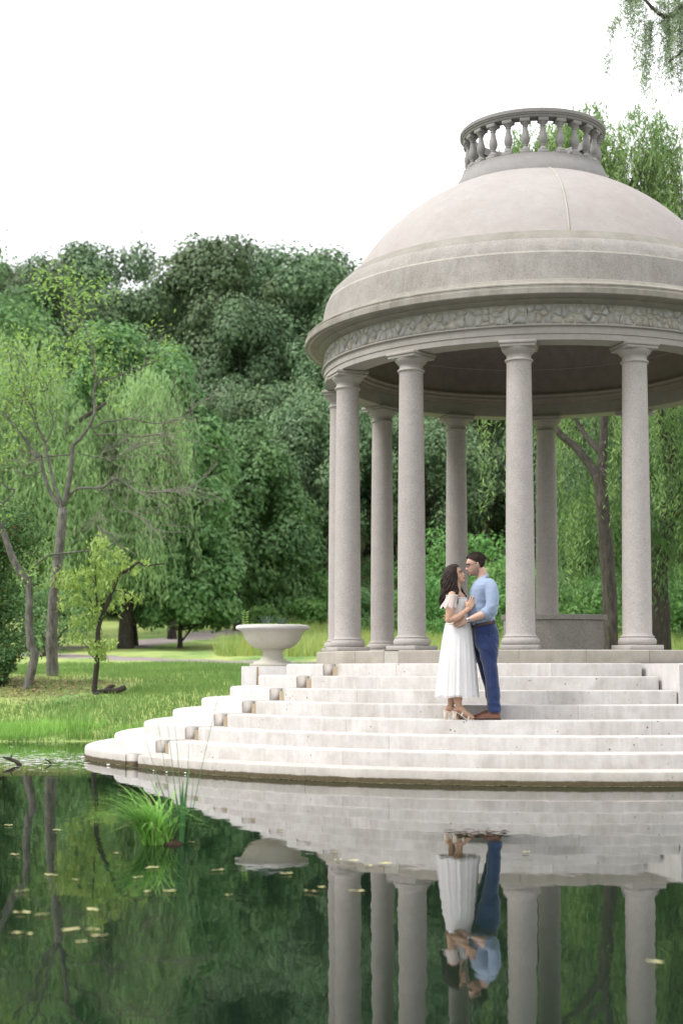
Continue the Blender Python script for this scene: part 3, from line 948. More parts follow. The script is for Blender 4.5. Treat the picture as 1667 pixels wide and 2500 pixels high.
for (Y, sp, sc, place) in rows:
    x = -0.245 * Y - 4
    while x < 0.26 * Y + 3:
        kind = rf.choice([0, 0, 1, 2, 2, 3])
        px = x / Y * 3649 + 833
        s2 = sc * rf.uniform(0.93, 1.06)
        if Y > 125:                       # the skyline dips and rises as in view
            s2 *= float(np.interp(px, [0, 90, 170, 330, 460, 640, 760, 830, 950, 1700], [0.80, 0.82, 0.93, 0.95, 0.84, 1.04, 1.05, 1.12, 1.05, 1.0]))
        forest_tree(x + rf.uniform(-1.2, 1.2), Y + rf.uniform(-2.5, 2.5), kind, s2, place, 'trees of the wooded hillside')
        x += sp * rf.uniform(0.8, 1.2)

for (Y, sp, sc, place) in rows:           # the wood goes on beyond both edges of the view
    for (xa, xb) in ((-0.245 * Y - 44, -0.245 * Y - 5), (0.26 * Y + 6, 0.26 * Y + 32)):
        x = xa
        while x < xb:
            forest_tree(x + rf.uniform(-1.2, 1.2), Y + rf.uniform(-2.5, 2.5), rf.choice([0, 0, 1, 2, 2, 3]), sc * rf.uniform(0.85, 0.97), place, 'trees of the wooded hillside')
            x += sp * rf.uniform(0.95, 1.3)

# undergrowth closing the foot of the wood
def bush_cloud(name, pts, size, per, mat, label, cat='shrub', group=None, leaf=0.16, flat=0.8):
    """one shrub: several leafy clumps on short stems"""
    base = pts[0]
    root = empty(name, base, 0, label, cat, group)
    C = np.array([(p[0] - base[0], p[1] - base[1], p[2] - base[2]) for p in pts[1:]])
    Rr = np.array([size * random.uniform(0.75, 1.25) for _ in C])
    mb = MB()
    for c in C[:: max(1, len(C) // 9)]:
        mb.add(*tube(spline([(random.uniform(-.1, .1), random.uniform(-.1, .1), -0.15), (c[0] * .4, c[1] * .4, c[2] * .55), tuple(c)], 3), [0.035 * (1 - .12 * q) for q in range(7)], 5))
    mb.obj('stem', M['bark_brown'], root, True)
    p, d, nr, L = clump_leaves(C, Rr, per, leaf, up=0.5, flat=flat)
    leaf_obj('foliage', p, d, nr, L, L * 0.5, mat, root)
    return root
def shrub(x, y, w, h, mat, label, name='shrub', k=16, per=120, leaf=0.16, group=None, cat='shrub', depth=None):
    z = ground(x, y)
    dp = depth or w * 0.7
    pts = [(x, y, z)]
    for i in range(k):
        a = random.uniform(0, 6.28); q = sqrt(random.random())
        t = random.random() ** 0.8
        pts.append((x + cos(a) * q * w * 0.5 * (1 - .35 * t), y + sin(a) * q * dp * 0.5, z + h * (0.12 + 0.78 * t)))
    return bush_cloud(name, pts, max(w, h) * 0.17, per, mat, label, cat, group, leaf)
def at(px, Y): return (px - 833.5) / 3649 * Y
def SHL(i, w_, px): return ('low dark', 'bright green', 'wide green')[(0 if i % 3 else 1) if w_ < 5 else 2] + ' shrub edging the wood ' + ('far left' if px < 60 else 'behind the grey trees' if px < 200 else 'behind the dark trunk' if px < 420 else 'right of the round green tree' if px < 560 else 'beside the urn plants' if px < 760 else 'behind the outermost column' if px < 840 else 'behind the leftmost columns' if px < 905 else 'behind the third column' if px < 960 else 'left of the woman' if px < 1090 else 'behind the couple' if px < 1240 else 'above the curved bench' if px < 1420 else 'behind the leaning willow trunk' if px < 1560 else 'at the right edge')
for i, px in enumerate(np.linspace(-60, 1720, 26)):
    Y = 91 + (i % 3) * 1.8
    w_, h_ = random.uniform(4, 6), random.uniform(2.2, 4.2)
    sl = SHL(i, w_, px)
    sl += ', farther right' if sl in seen_labels else ''
    seen_labels[sl] = 1
    shrub(at(px, Y), Y, w_, h_, M['leaf_mid'] if i % 3 else M['leaf_bush'], sl, 'shrub', 22, 110, 0.24, 'shrubs along the foot of the wood')

# ---- round green tree on the left lawn and its neighbours
def lawn_tree(name, x, y, rx, rz, zc, th, tr, k, r0, r1, per, leaf, mat, bmat, label, cat='tree', seed=1, ry=None, group=None, lean=(0, 0), low=0.66, nl=14):
    z = ground(x, y)
    root = empty(name, (x, y, z), 0, label, cat, group)
    C, Rr = crown_clumps(rx, ry or rx, rz, zc, k, r0, r1, low=low)
    mb = MB(); limb_tree(mb, (0, 0, -0.3), th, tr, C, nl, seed, lean, 10)
    mb.obj('trunk', bmat, root, True)
    p, d, nr, L = clump_leaves(C, Rr, int(per * 1.4), leaf, up=0.7, outward=1.4, shell=0.83)
    leaf_obj('crown', p, d, nr, L, L * 0.62, mat, root)
    return root
lawn_tree('maple_tree', at(322, 61), 61, 2.9, 5.3, 6.4, 7, 0.235, 92, 0.45, 0.95, 330, 0.24, M['leaf_maple'], M['bark_dark'], 'bright green round tree with a dark straight trunk on the lawn', seed=4)
lawn_tree('maple_tree', at(440, 59), 59, 2.1, 3.1, 3.1, 3, 0.12, 60, 0.4, 0.8, 300, 0.22, M['leaf_maple'], M['bark_dark'], 'lower bright green tree spreading right of the dark trunk', seed=8)
lawn_tree('lawn_tree', at(420, 70), 70, 2.2, 6.2, 8.2, 8, 0.2, 64, 0.6, 1.1, 300, 0.26, M['leaf_maple'], M['bark_dark'], 'tall bright green tree behind the round green tree', seed=9)
lawn_tree('lawn_tree', at(580, 82), 82, 2.9, 5.4, 6.0, 7, 0.25, 84, 0.7, 1.25, 300, 0.28, M['leaf_mid'], M['bark_brown'], 'mid green tree between the round tree and the pavilion', seed=12)
lawn_tree('lawn_tree', at(660, 88), 88, 2.5, 3.6, 3.6, 4, 0.2, 60, 0.7, 1.2, 280, 0.28, M['leaf_mid'], M['bark_brown'], 'smaller mid green tree nearest the pavilion on its left', seed=14)
lawn_tree('lawn_tree', at(745, 92), 92, 2.6, 4.0, 9.0, 10, 0.22, 46, 0.7, 1.2, 240, 0.28, M['leaf_forest'], M['bark_grey'], 'dark tree with bare grey forked trunk left of the columns', seed=17)
lawn_tree('lawn_tree', at(-20, 75), 75, 4.2, 6.0, 11.0, 12, 0.35, 84, 0.9, 1.6, 300, 0.3, M['leaf_mid'], M['bark_brown'], 'tall green tree at the left edge behind the willow', seed=19)

# ---- bright shrubs and meadow seen between the columns
for (px, Y, w, h, mt, lab) in (
    (1150, 52, 4.6, 4.3, 'leaf_bush', 'tall bright green sumac shrub behind the couple'),
    (1080, 60, 3.4, 3.0, 'leaf_bush', 'light green shrub just left of the woman'),
    (1240, 55, 3.2, 3.6, 'leaf_bush', 'light green shrub seen between the two middle columns'),
    (1330, 60, 3.6, 3.4, 'leaf_mid', 'mid green shrub above the curved bench'),
    (1420, 52, 3.2, 2.4, 'leaf_bush', 'low bright shrub left of the leaning willow trunk'),
    (985, 66, 3.4, 2.2, 'leaf_bush', 'low light shrub behind the second column from the left'),
    (890, 72, 3.6, 2.4, 'leaf_mid', 'low green shrub behind the leftmost columns'),
    (1650, 48, 3.0, 2.3, 'leaf_bush', 'yellow green shrub right of the dark willow trunk'),
    (1560, 56, 4.4, 3.0, 'leaf_mid', 'dark green shrub between the two willow trunks'),
    (640, 78, 2.0, 1.5, 'leaf_bush', 'small tan green shrub behind the urn'),
    (760, 80, 3.0, 1.5, 'leaf_bush', 'low green shrub between urn and columns'),
):
    shrub(at(px, Y), Y, w, h, M[mt], lab, 'shrub', 26, 150, 0.17 if Y < 62 else 0.2)
M['meadow'] = leafmat('meadow_grass', (0.120, 0.165, 0.048), (0.270, 0.275, 0.105), 0.35, 0.4, tip=(0.45, 0.33, 0.03))
def grass_field(name, x0, x1, y0, y1, n, h0, h1, w, mat, label, mask=None, lean=0.25, dens=None):
    x = rng.uniform(x0, x1, n); y = rng.uniform(y0, y1, n)
    keep = np.ones(n, bool)
    if mask is not None: keep = np.array([mask(a, b) for a, b in zip(x, y)])
    x, y = x[keep], y[keep]; n = len(x)
    z = np.array([ground(a, b) for a, b in zip(x, y)])
    h = h0 + (h1 - h0) * rng.random(n)
    a = rng.random(n) * 6.283
    wv = np.stack((np.cos(a), np.sin(a), np.zeros(n)), 1) * (w * 0.5)
    b = rng.random(n) * 6.283
    ln = np.stack((np.cos(b) * lean * h * rng.random(n), np.sin(b) * lean * h * rng.random(n), h), 1)
    P = np.stack((x, y, z - 0.01), 1)
    V = np.empty((n, 3, 3)); V[:, 0] = P - wv; V[:, 1] = P + wv; V[:, 2] = P + ln
    me = mesh_np(name, V.reshape(-1, 3), np.arange(n * 3).reshape(n, 3))
    atr = me.attributes.new('rnd', 'FLOAT', 'POINT')
    atr.data.foreach_set('value', np.repeat(rng.random(n), 3).astype(np.float32))
    me.materials.append(mat)
    o = link(bpy.data.objects.new(name, me))
    return tag(o, label, None, None, 'stuff')
grass_field('meadow_grass', -4, 16, 44, 92, 100000, 0.25, 0.85, 0.03, M['meadow'], 'tall tan and green meadow grass behind the pavilion', lambda a, b: a > -0.10 * b + 1.5 + 0.8 * sin(b * .5), 0.6)

# ---- lawn blades near the water
M['grass'] = leafmat('grass_blade', (0.072, 0.125, 0.036), (0.170, 0.225, 0.070), 0.3, 0.8)
M['grass_tall'] = leafmat('grass_blade_tall', (0.090, 0.170, 0.035), (0.220, 0.320, 0.085), 0.4, 0.8)
def near_mask(a, b):
    d = b - shore(a)
    if d < 0.03: return False
    if math.hypot(a - PX, b - PY) < 6.15 and b < PY + 2.4: return False
    dirt = ((a + 5.65) * 0.55) ** 2 + ((b - 28.6) * 0.36) ** 2
    if dirt < 1.0 and random.random() < 0.75: return False
    return random.random() < (1.0 if d < 5 else 0.75)
grass_field('lawn_blades', -8.2, -0.2, 22.9, 37, 85000, 0.05, 0.13, 0.016, M['grass'], 'short grass of the pond bank', near_mask, 0.5)
grass_field('bank_grass', -7.4, -2.6, 23.05, 24.3, 6000, 0.08, 0.22, 0.014, M['grass_tall'], 'longer grass along the edge of the pond', lambda a, b: b > shore(a) + 0.1 and (a < -3.4 or b > 23.6) and mnoise.noise(Vector((a * 0.9, b * 0.8, 3.0))) > -0.12, 0.6)

def stripes(name, base, blades, mat, label, cat, group=None, part='blade_tuft'):
    """a clump of long bending leaves: blades = (azimuth, lean, height, droop, width, dx, dy)"""
    root = empty(name, base, 0, label, cat, group)
    mb = MB()
    rn = []
    for (az, lean, h, droop, w, dx, dy) in blades:
        m = 9
        d = Vector((cos(az), sin(az), 0)); s = Vector((-sin(az), cos(az), 0))
        V = []
        for i in range(m + 1):
            t = i / m
            rad = lean * h * t + droop * h * t ** 2.4 * 0.9
            zz = h * (t - 0.55 * droop * t ** 3.0 * 1.15)
            c = Vector((dx, dy, -0.02)) + d * rad + Vector((0, 0, zz))
            ww = w * (1 - t) ** 0.6 * 0.5 * (1 if t > 0.02 else 0.8)
            V += [tuple(c - s * ww + d * 0.0), tuple(c + Vector((0, 0, -ww * .5)) * 0 + d * ww * .35), tuple(c + s * ww)]
        F = []
        for i in range(m):
            for q in (0, 1):
                F.append((3 * i + q, 3 * i + q + 1, 3 * i + q + 4, 3 * i + q + 3))
        mb.add(V, F); rn += [random.random()] * len(V)
    o = mb.obj(part, mat, root, True)
    atr = o.data.attributes.new('rnd', 'FLOAT', 'POINT'); atr.data.foreach_set('value', np.array(rn, dtype=np.float32))
    return root
ra = random.Random(3)
# tuft of tall grass on the bank
stripes('grass_tuft', (at(190, 23.35), 23.4, ground(at(190, 23.35), 23.4)), [(ra.uniform(0, 6.28), ra.uniform(.05, .25), ra.uniform(.35, .62), ra.uniform(0, .3), .016, ra.uniform(-.22, .22), ra.uniform(-.1, .1)) for _ in range(42)], M['grass_tall'], 'tall upright grass tuft at the pond edge', 'grass tuft')
stripes('grass_tuft', (at(335, 27.5), 27.5, ground(at(335, 27.5), 27.5)), [(ra.uniform(0, 6.28), ra.uniform(.1, .5), ra.uniform(.18, .34), ra.uniform(.1, .6), .016, ra.uniform(-.15, .15), ra.uniform(-.1, .1)) for _ in range(50)], M['grass'], 'dark grass tuft right of the small yellow tree', 'grass tuft')

# ---- reeds and sedge standing in the pond
M['reed'] = leafmat('reed_leaf', (0.030, 0.080, 0.030), (0.080, 0.150, 0.055), 0.3, 1.0)
M['sedge'] = leafmat('sedge_leaf', (0.085, 0.185, 0.035), (0.235, 0.370, 0.095), 0.4, 2.0, tip=(0.36, 0.27, 0.14))
ZR = 9.75
rb = [(pi, .30, .80, .02, 0.030, -.02, 0), (pi, .16, .93, .0, 0.029, -.03, 0), (pi, .12, .86, .0, 0.035, .0, 0), (pi, .02, .88, .05, 0.035, .0, 0), (0, .05, .72, .0, 0.035, .01, 0), (0, .20, 1.10, .02, 0.031, .02, 0), (pi, .42, .62, .0, 0.029, -.02, 0),
      (0, .10, .50, .0, 0.030, .03, 0), (0, .26, .62, .9, 0.021, .03, 0), (0, .5, .30, .5, 0.029, .02, 0), (0, .3, .22, .8, 0.025, .02, 0), (1.2, .1, .55, .1, 0.031, 0, .02), (-1.4, .15, .48, .1, 0.031, 0, -.02), (pi, .05, .42, .0, 0.031, .01, 0), (0, .03, .36, .0, 0.035, .0, 0), (2.4, .1, .40, .1, 0.031, .0, .0), (pi, .22, .52, .12, 0.029, -.02, 0)]
stripes('cattail_reeds', (at(446, ZR), ZR, 0.0), rb, M['reed'], 'tall thin dark green reeds standing in the pond', 'reeds')
sb = []
for _ in range(230):
    az = ra.choice([ra.uniform(2.2, 4.1), ra.uniform(0, 6.28), ra.uniform(2.6, 3.7)])
    sb.append((az, ra.uniform(.08, .40), ra.uniform(.26, .58), ra.uniform(.4, 1.1), ra.uniform(.009, .016), ra.uniform(-.12, .06), ra.uniform(-.07, .07)))
stripes('sedge_clump', (at(398, ZR), ZR - 0.02, 0.015), sb, M['sedge'], 'bright green drooping sedge clump left of the tall reeds', 'sedge')
V, F = lathe([(0.0, 0.03), (0.05, 0.028), (0.085, 0.01), (0.09, -0.05)], 14)
o = obj('root_mound', V, F, plain('brown_roots', (0.045, 0.026, 0.015), 0.9, var=0.5, scale=40, bumpy=0.8), None, True)
o.location = (at(420, ZR), ZR, 0.0)
tag(o, 'small brown root mound between sedge and reeds', 'root mound')

# ---- willows
def willow(name, x, y, z, limbs, heads, n, len0, len1, leafL, leafW, step, mat, bmat, label, spread=0.5, clipz=None, splay=0.4, trunk_seg=10, group=None):
    """limbs: polylines with radii (local); heads: (centre, rx, ry, rz) local domes that strands hang from"""
    root = empty(name, (x, y, z), 0, label, 'willow tree', group)
    mb = MB()
    for k, (P, r0, r1) in enumerate(limbs):
        S = spline(P, 5)
        mb.add(*tube(S, [r0 + (r1 - r0) * (i / (len(S) - 1)) ** 0.8 for i in range(len(S))], trunk_seg if k == 0 else 6, rough=0.06, seed=k))
    pos, dd, nn = [], [], []
    tot = sum(h[4] for h in heads)
    twig = []
    for (c, rx, ry, rz, wgt) in heads:
        for _ in range(max(1, int(n * wgt / tot / 11))):          # strands hang in bundles
            u0 = rnd_unit(1)[0]; u0[2] = abs(u0[2]) * 1.0 - 0.25
            q0 = 0.55 + 0.45 * rng.random()
            Lb = len0 + (len1 - len0) * rng.random()
            bs = rng.normal(size=2) * 0.16
            for _k in range(11):
                u = u0 + rng.normal(size=3) * np.array([.12, .12, .10])
                p0 = np.array(c) + u * np.array([rx, ry, rz]) * q0
                out = np.array([u[0], u[1], 0.0]); out /= (np.linalg.norm(out) + 1e-6)
                Ls = Lb * (0.7 + 0.45 * rng.random())
                m = max(3, int(Ls / step))
                t = np.arange(m) / m
                sway = bs + rng.normal(size=2) * 0.05
                P = p0 + np.outer(np.sqrt(t) * spread * Ls * 0.22, out) + np.stack((sway[0] * t * Ls * .6, sway[1] * t * Ls * .6, 0.25 * spread * np.sin(t * 3.1) * (t < .6) - Ls * t ** 1.15), 1)
                if clipz is not None:
                    P = P[P[:, 2] > clipz + rng.random() * 1.2]; m = len(P)
                    if m < 3: continue
                sd_ = rng.normal(size=(m, 3)) * np.array([splay, splay, 0.2]) + np.array([0, 0, -0.95])
                pos.append(P + rng.normal(size=(m, 3)) * leafL * 0.28); dd.append(sd_); nn.append(rng.normal(size=(m, 3)) * .6 + out * 1.1 + np.array([0, 0, .45]))
                if len(twig) < n // 6: twig.append(P[::3])
    for t in twig:
        if len(t) > 2: mb.add(*tube(t, [leafW * .16] * len(t), 3, caps=False))
    mb.obj('trunk', bmat, root, True)
    pos = np.concatenate(pos); dd = np.concatenate(dd); nn = np.concatenate(nn)
    L = leafL * (0.7 + 0.6 * rng.random(len(pos)))
    leaf_obj('hanging_foliage', pos, dd, nn, L, L * (leafW / leafL), mat, root)
    return root
# pale pair on the left lawn
Y = 56.0
willow('willow', at(70, Y), Y, ground(at(70, Y), Y), [([(0, 0, -.3), (.1, 0, 3), (-.3, 0, 6.5), (.2, 0, 10)], .38, .12), ([(-.1, 0, 5), (-2.4, .4, 8.2), (-4, 0, 9.6)], .2, .06), ([(0, 0, 5.2), (1.2, -.3, 8), (2.8, 0, 9.4)], .2, .06)],
       [((-1.3, 0, 8.6), 3.2, 2.6, 4.6, 1.0), ((-4.2, 0.4, 7.2), 2.6, 2.4, 3.6, .7), ((0.6, -.5, 6.0), 2.4, 2.2, 3.0, .5)], 3600, 2.2, 5.5, .28, .042, .15, M['leaf_willow'], M['bark_brown'], 'pale green weeping willow at the left edge behind the grey trees', clipz=1.6)
Y = 58.0
willow('willow', at(305, Y), Y, ground(at(305, Y), Y), [([(0, 0, -.3), (.1, 0, 3), (.3, 0, 6.0), (.2, 0, 9)], .34, .1), ([(0, 0, 5), (1.4, -.2, 7.5), (1.8, 0, 9)], .18, .05)],
       [((0.6, 0, 8.0), 1.9, 2.0, 4.2, 1.0), ((-1.7, -.3, 6.6), 2.0, 2.0, 3.8, .8), ((-0.4, -.8, 4.6), 2.6, 2.0, 2.8, .6)], 3200, 2.0, 5.0, .28, .042, .15, M['leaf_willow'], M['bark_brown'], 'pale weeping willow with a pointed top left of the round green tree', clipz=1.5)
# two willows behind the pavilion on the right
Y = 30.0
def L3(px, py, Yd, x0, z0, dy=0.0):
    """a point seen at (px, py) and depth Yd, in the frame of a thing at x0, Y, z0"""
    X = (px - 833.5) / 3649 * Yd
    a = math.atan2(1441 - py, 3644.0) + radians(3.0)
    return (X - x0, Yd - Y + dy, EYE + math.tan(a) * Yd - z0)
x0, z0 = at(1492, Y), ground(at(1492, Y), Y)
Lp = lambda px, py, d=0.0: L3(px, py, Y + d, x0, z0)
willow('willow', x0, Y, z0,
       [([(0, 0, -.3), Lp(1490, 1480), Lp(1482, 1330), Lp(1470, 1190), Lp(1466, 1160)], .165, .125),
        ([Lp(1468, 1175), Lp(1440, 1130, .1), Lp(1408, 1090, .2), Lp(1365, 1050, .3), Lp(1330, 960, .5), Lp(1335, 700, .5), Lp(1380, 420, .2)], .115, .04),
        ([Lp(1470, 1180), Lp(1476, 1110, .3), Lp(1490, 900, .5), Lp(1530, 520, .3), Lp(1600, 360, .2)], .13, .03),
        ([Lp(1476, 1110, .3), Lp(1425, 1050, .9), Lp(1395, 980, 1)], .08, .03),
        ([Lp(1510, 700), Lp(1570, 430), Lp(1590, 390)], .07, .02),
        ([Lp(1500, 760), Lp(1440, 560), Lp(1400, 420), Lp(1340, 330)], .07, .02),
        ([Lp(1380, 440), Lp(1480, 380), Lp(1545, 365)], .04, .02)],
       [(Lp(1520, 470), 1.3, 1.6, 1.7, 1.0), (Lp(1640, 420), 1.2, 1.6, 1.6, .9), (Lp(1430, 345), .95, 1.3, .9, 1.3), (Lp(1340, 380), .9, 1.3, .75, 1.1), (Lp(1260, 440), .6, 1.3, .7, .5), (Lp(1560, 350), .9, 1.3, .8, .9), (Lp(1580, 560), 1.6, 1.6, 1.6, .8), (Lp(1420, 640), 1.6, 1.6, 1.6, .6), ((1.4, .2, 8.0), 2.2, 2.0, 2.2, .6), ((0.0, 2.2, 6.2), 2.4, 1.4, 2.2, .55), ((-1.5, 1.2, 5.6), 1.0, 1.2, 1.6, .22), ((0.5, 2.2, 3.6), 1.6, 1.2, 1.2, .28), ((.75, -.1, 5.4), .55, .8, 1.4, .2), ((2.4, 1.4, 5.6), 1.4, 1.6, 2.0, .35)],
       2600, .7, 2.6, .14, .026, .075, M['leaf_willow2'], M['bark_brown'], 'weeping willow with a leaning forked trunk behind the curved bench', clipz=1.1, splay=.62)
Y = 34.0
x0, z0 = at(1615, Y), ground(at(1615, Y), Y)
Lp = lambda px, py, d=0.0: L3(px, py, Y + d, x0, z0)
willow('willow', x0, Y, z0,
       [([(0, 0, -.3), Lp(1612, 1500), Lp(1610, 1400), Lp(1630, 1280), Lp(1650, 1150), Lp(1610, 1000), Lp(1590, 800)], .27, .12),
        ([Lp(1632, 1270), Lp(1700, 1190), Lp(1760, 1000)], .15, .05), ([Lp(1640, 1220), Lp(1660, 900), Lp(1700, 600)], .12, .04)],
       [((.2, .5, 8.4), 2.8, 2.4, 2.6, 1.0), ((.1, .4, 5.2), 2.8, 2.0, 2.2, 1.0), ((1.6, 0, 4.4), 2.0, 2.0, 2.2, .7), ((-1.2, .6, 3.4), 1.8, 1.6, 1.6, .5)],
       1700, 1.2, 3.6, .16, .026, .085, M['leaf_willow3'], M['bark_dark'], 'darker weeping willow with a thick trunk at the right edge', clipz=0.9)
# the near willow whose branch hangs into the sky at the top right
Y = 21.0
x0, z0 = 7.6, ground(7.6, 24.0)
Y = 24.0
Lp = lambda px, py, d=0.0: L3(px, py, Y + d, x0, z0)
M['leaf_near'] = leafmat('near_willow_leaf', (0.085, 0.100, 0.070), (0.175, 0.195, 0.125), 0.3, 0.9)
root = willow('willow', x0, Y, z0,
       [([(0, 0, -.4), (.1, 0, 2.5), (0, -.1, 6), (-.1, -.2, 10.2)], .34, .12), ([(0, -.1, 6.5), Lp(1760, 60), Lp(1640, 40), Lp(1560, -40)], .12, .012), ([(0, -.1, 7.2), Lp(1800, -60), Lp(1700, 10), Lp(1620, 60)], .1, .01), ([Lp(1760, 60), Lp(1690, 120), Lp(1650, 150)], .05, .008)],
       [(Lp(1640, 40), .34, .7, .35, 1.0), (Lp(1560, 10), .26, .6, .3, .75), (Lp(1690, 20), .4, .8, .5, 1.2), (Lp(1600, -60), .5, .8, .4, .6), (Lp(1760, -20), .9, 1.2, 1.0, .8)],
       400, .5, 1.7, .10, .014, .036, M['leaf_near'], M['bark_brown'], 'grey green willow branch hanging into the sky at the top right corner', spread=0.5, splay=1.0)

# ---- the two grey trees, the sapling and the bush at the left
def px_poly(pts, Y, x0, z0, y0):
    out = []
    for p in pts:
        px, py = p[0], p[1]; d = p[2] if len(p) > 2 else 0.0
        Yd = y0 + d
        X = (px - 833.5) / 3649 * Yd
        a = math.atan2(1441 - py, 3644.0) + radians(3.0)
        out.append((X - x0, d, EYE + math.tan(a) * Yd - z0))
    return out
def twigs(mb, P, r, depth, rr, tips, droop=0.0, length=0.6):
    """small side twigs that fork again"""
    if depth == 0: return
    for i in range(2, len(P) - 1):
        if rr.random() < 0.55:
            p = np.array(P[i]); t = np.array(P[min(i + 1, len(P) - 1)]) - np.array(P[i - 1])
            t /= (np.linalg.norm(t) + 1e-6)
            sde = np.array([rr.uniform(-1, 1), rr.uniform(-1, 1), rr.uniform(-.5, .7)])
            d = t * 0.75 + sde * 0.75; d /= np.linalg.norm(d)
            Ls = length * rr.uniform(.5, 1.2)
            Q = [p]
            for k in range(5):
                d = d + np.array([rr.uniform(-.22, .22), rr.uniform(-.22, .22), rr.uniform(-.18, .2) - droop]); d /= np.linalg.norm(d)
                Q.append(Q[-1] + d * Ls / 5)
            mb.add(*tube(Q, [r * (1 - .15 * k) for k in range(6)], 4, caps=False))
            tips.append(Q[-1]); tips.append(Q[3])
            twigs(mb, Q, r * 0.65, depth - 1, rr, tips, droop, length * 0.6)
def leaf_sprays(tips, per, L, mat, parent, spread=.12, name='leaves', droop=0.5):
    pts = np.array(tips)
    if len(pts) == 0: return
    idx = np.repeat(np.arange(len(pts)), per)
    n = len(idx)
    p = pts[idx] + rng.normal(size=(n, 3)) * spread
    d = rng.normal(size=(n, 3)) * np.array([1, 1, .5]) + np.array([0, 0, -droop])
    nr = rng.normal(size=(n, 3)) * 0.6 + np.array([0, -.2, 0.9])
    leaf_obj(name, p, d, nr, L * (0.7 + .6 * rng.random(n)), L * 0.42 * (0.7 + .6 * rng.random(n)), mat, parent)
rt = random.Random(31)
# tree B: tall, sparse, many bare twigs on its right
y0 = 31.0; x0 = at(128, y0); z0 = ground(x0, y0)
root = empty('grey_tree', (x0, y0, z0), 0, 'tall sparse grey tree with bare twigs spreading to the right', 'tree')
Q = lambda pts: px_poly(pts, 0, x0, z0, y0)
mb = MB()
main = [([(129, 1664), (128, 1640), (125, 1560), (127, 1500), (133, 1420), (142, 1340), (150, 1240)], .135, .095),
        ([(150, 1243), (120, 1205), (100, 1150), (92, 1110), (85, 1130 - 10), (60, 1080), (33, 1045), (0, 1005), (-30, 960)], .062, .02),
        ([(148, 1238), (128, 1180), (112, 1120), (104, 1080), (85, 1040), (75, 1000), (50, 960), (20, 900), (15, 860)], .05, .014),
        ([(152, 1235), (165, 1170), (170, 1120), (172, 1085)], .075, .06),
        ([(172, 1088), (195, 1065), (215, 1035), (226, 1000), (222, 960), (230, 930), (225, 900), (217, 850), (200, 800), (180, 760), (160, 735), (170, 690)], .05, .012),
        ([(155, 1225), (170, 1205), (190, 1192, -.1), (245, 1190, -.2), (275, 1170, -.3), (300, 1180, -.3), (330, 1197, -.4), (380, 1202, -.4), (440, 1195, -.5), (480, 1185, -.5)], .042, .010),
        ([(226, 1045), (250, 1030), (290, 1025), (310, 1022), (350, 1030, .3), (400, 1033, .4), (450, 1010, .5), (474, 975, .5)], .026, .006),
        ([(228, 1062), (275, 1060, -.2), (340, 1066, -.3), (400, 1060, -.3), (440, 1072, -.3)], .022, .006),
        ([(215, 1040), (260, 1090, .2), (300, 1080, .3), (350, 1105, .3), (400, 1110, .3)], .018, .005),
        ([(180, 1100), (200, 1110), (270, 1120), (320, 1090), (390, 1065)], .016, .005),
        ([(222, 950), (245, 928), (280, 920), (310, 905), (340, 900), (355, 880)], .025, .006),
        ([(168, 1110), (140, 1112), (115, 1115), (85, 1120)], .022, .016),
        ([(176, 1200), (195, 1160), (207, 1130), (200, 1128)], .016, .008),
        ([(232, 1192, -.2), (260, 1220, -.2), (240, 1250, -.2), (232, 1280, -.2), (260, 1300, -.2)], .016, .006),
        ([(255, 1193, -.2), (285, 1245, -.3), (310, 1250, -.3), (340, 1265, -.3), (380, 1300, -.3)], .014, .004),
        ([(100, 1150), (60, 1160), (20, 1140), (-10, 1130)], .02, .008),
        ([(160, 1010), (155, 1070), (156, 1000)], .012, .006),
        ([(104, 1082), (120, 1050), (122, 1020), (105, 985), (100, 950)], .02, .006),
        ([(50, 960), (40, 1010), (60, 930), (58, 880)], .012, .006),
        ([(0, 1010), (15, 980), (30, 960), (60, 990)], .012, .005)]
tips = []; bare = []; mbt = MB()
for k, (P, r0, r1) in enumerate(main):
    S = spline(Q(P), 5)
    R = [(r0 + (r1 - r0) * i / (len(S) - 1)) * (1 if k == 0 else .78) for i in range(len(S))]
    if k == 0: R[0] *= 1.35; R[1] *= 1.25; R[2] *= 1.12
    mb.add(*tube(S, R, 10 if k == 0 else 6, rough=.05, seed=k))
    if k in (1, 2, 4, 17, 18, 19, 10):
        twigs(mb, S[len(S) // 3:], .010, 2, rt, tips, 0, .75)
        tips += [S[-1], S[-3], S[-6]]
    elif k in (5, 6, 7, 8, 9, 11, 13, 14):
        twigs(mbt, S[len(S) // 4:], .0075, 3, rt, bare, .03, .85); twigs(mbt, S[len(S) // 4:], .0075, 2, rt, bare, .0, .85)
mb.obj('trunk', M['bark_grey'], root, True)
mbt.obj('bare_twigs', M['twig'], root, True)['kind'] = 'stuff'
leaf_sprays(tips, 3, .115, M['leaf_light'], root, .16)
# extra leafy clumps in the upper left of its crown
cl = []
for (px, py, s, n_) in ((60, 900, 60, 26), (110, 940, 70, 34), (160, 900, 55, 30), (190, 830, 40, 26), (170, 740, 35, 30), (150, 690, 25, 18), (205, 700, 22, 12), (30, 850, 40, 18), (230, 940, 30, 18), (80, 680, 20, 8), (15, 960, 50, 24), (25, 1060, 40, 20), (110, 860, 60, 28), (100, 680, 30, 10), (230, 700, 30, 10)):
    for _ in range(n_):
        cl.append(Q([(px + rt.gauss(0, s * .6), py + rt.gauss(0, s * .6), rt.uniform(-1.2, 1.2))])[0])
leaf_sprays(cl[::2], 8, .11, M['leaf_light'], root, .15)
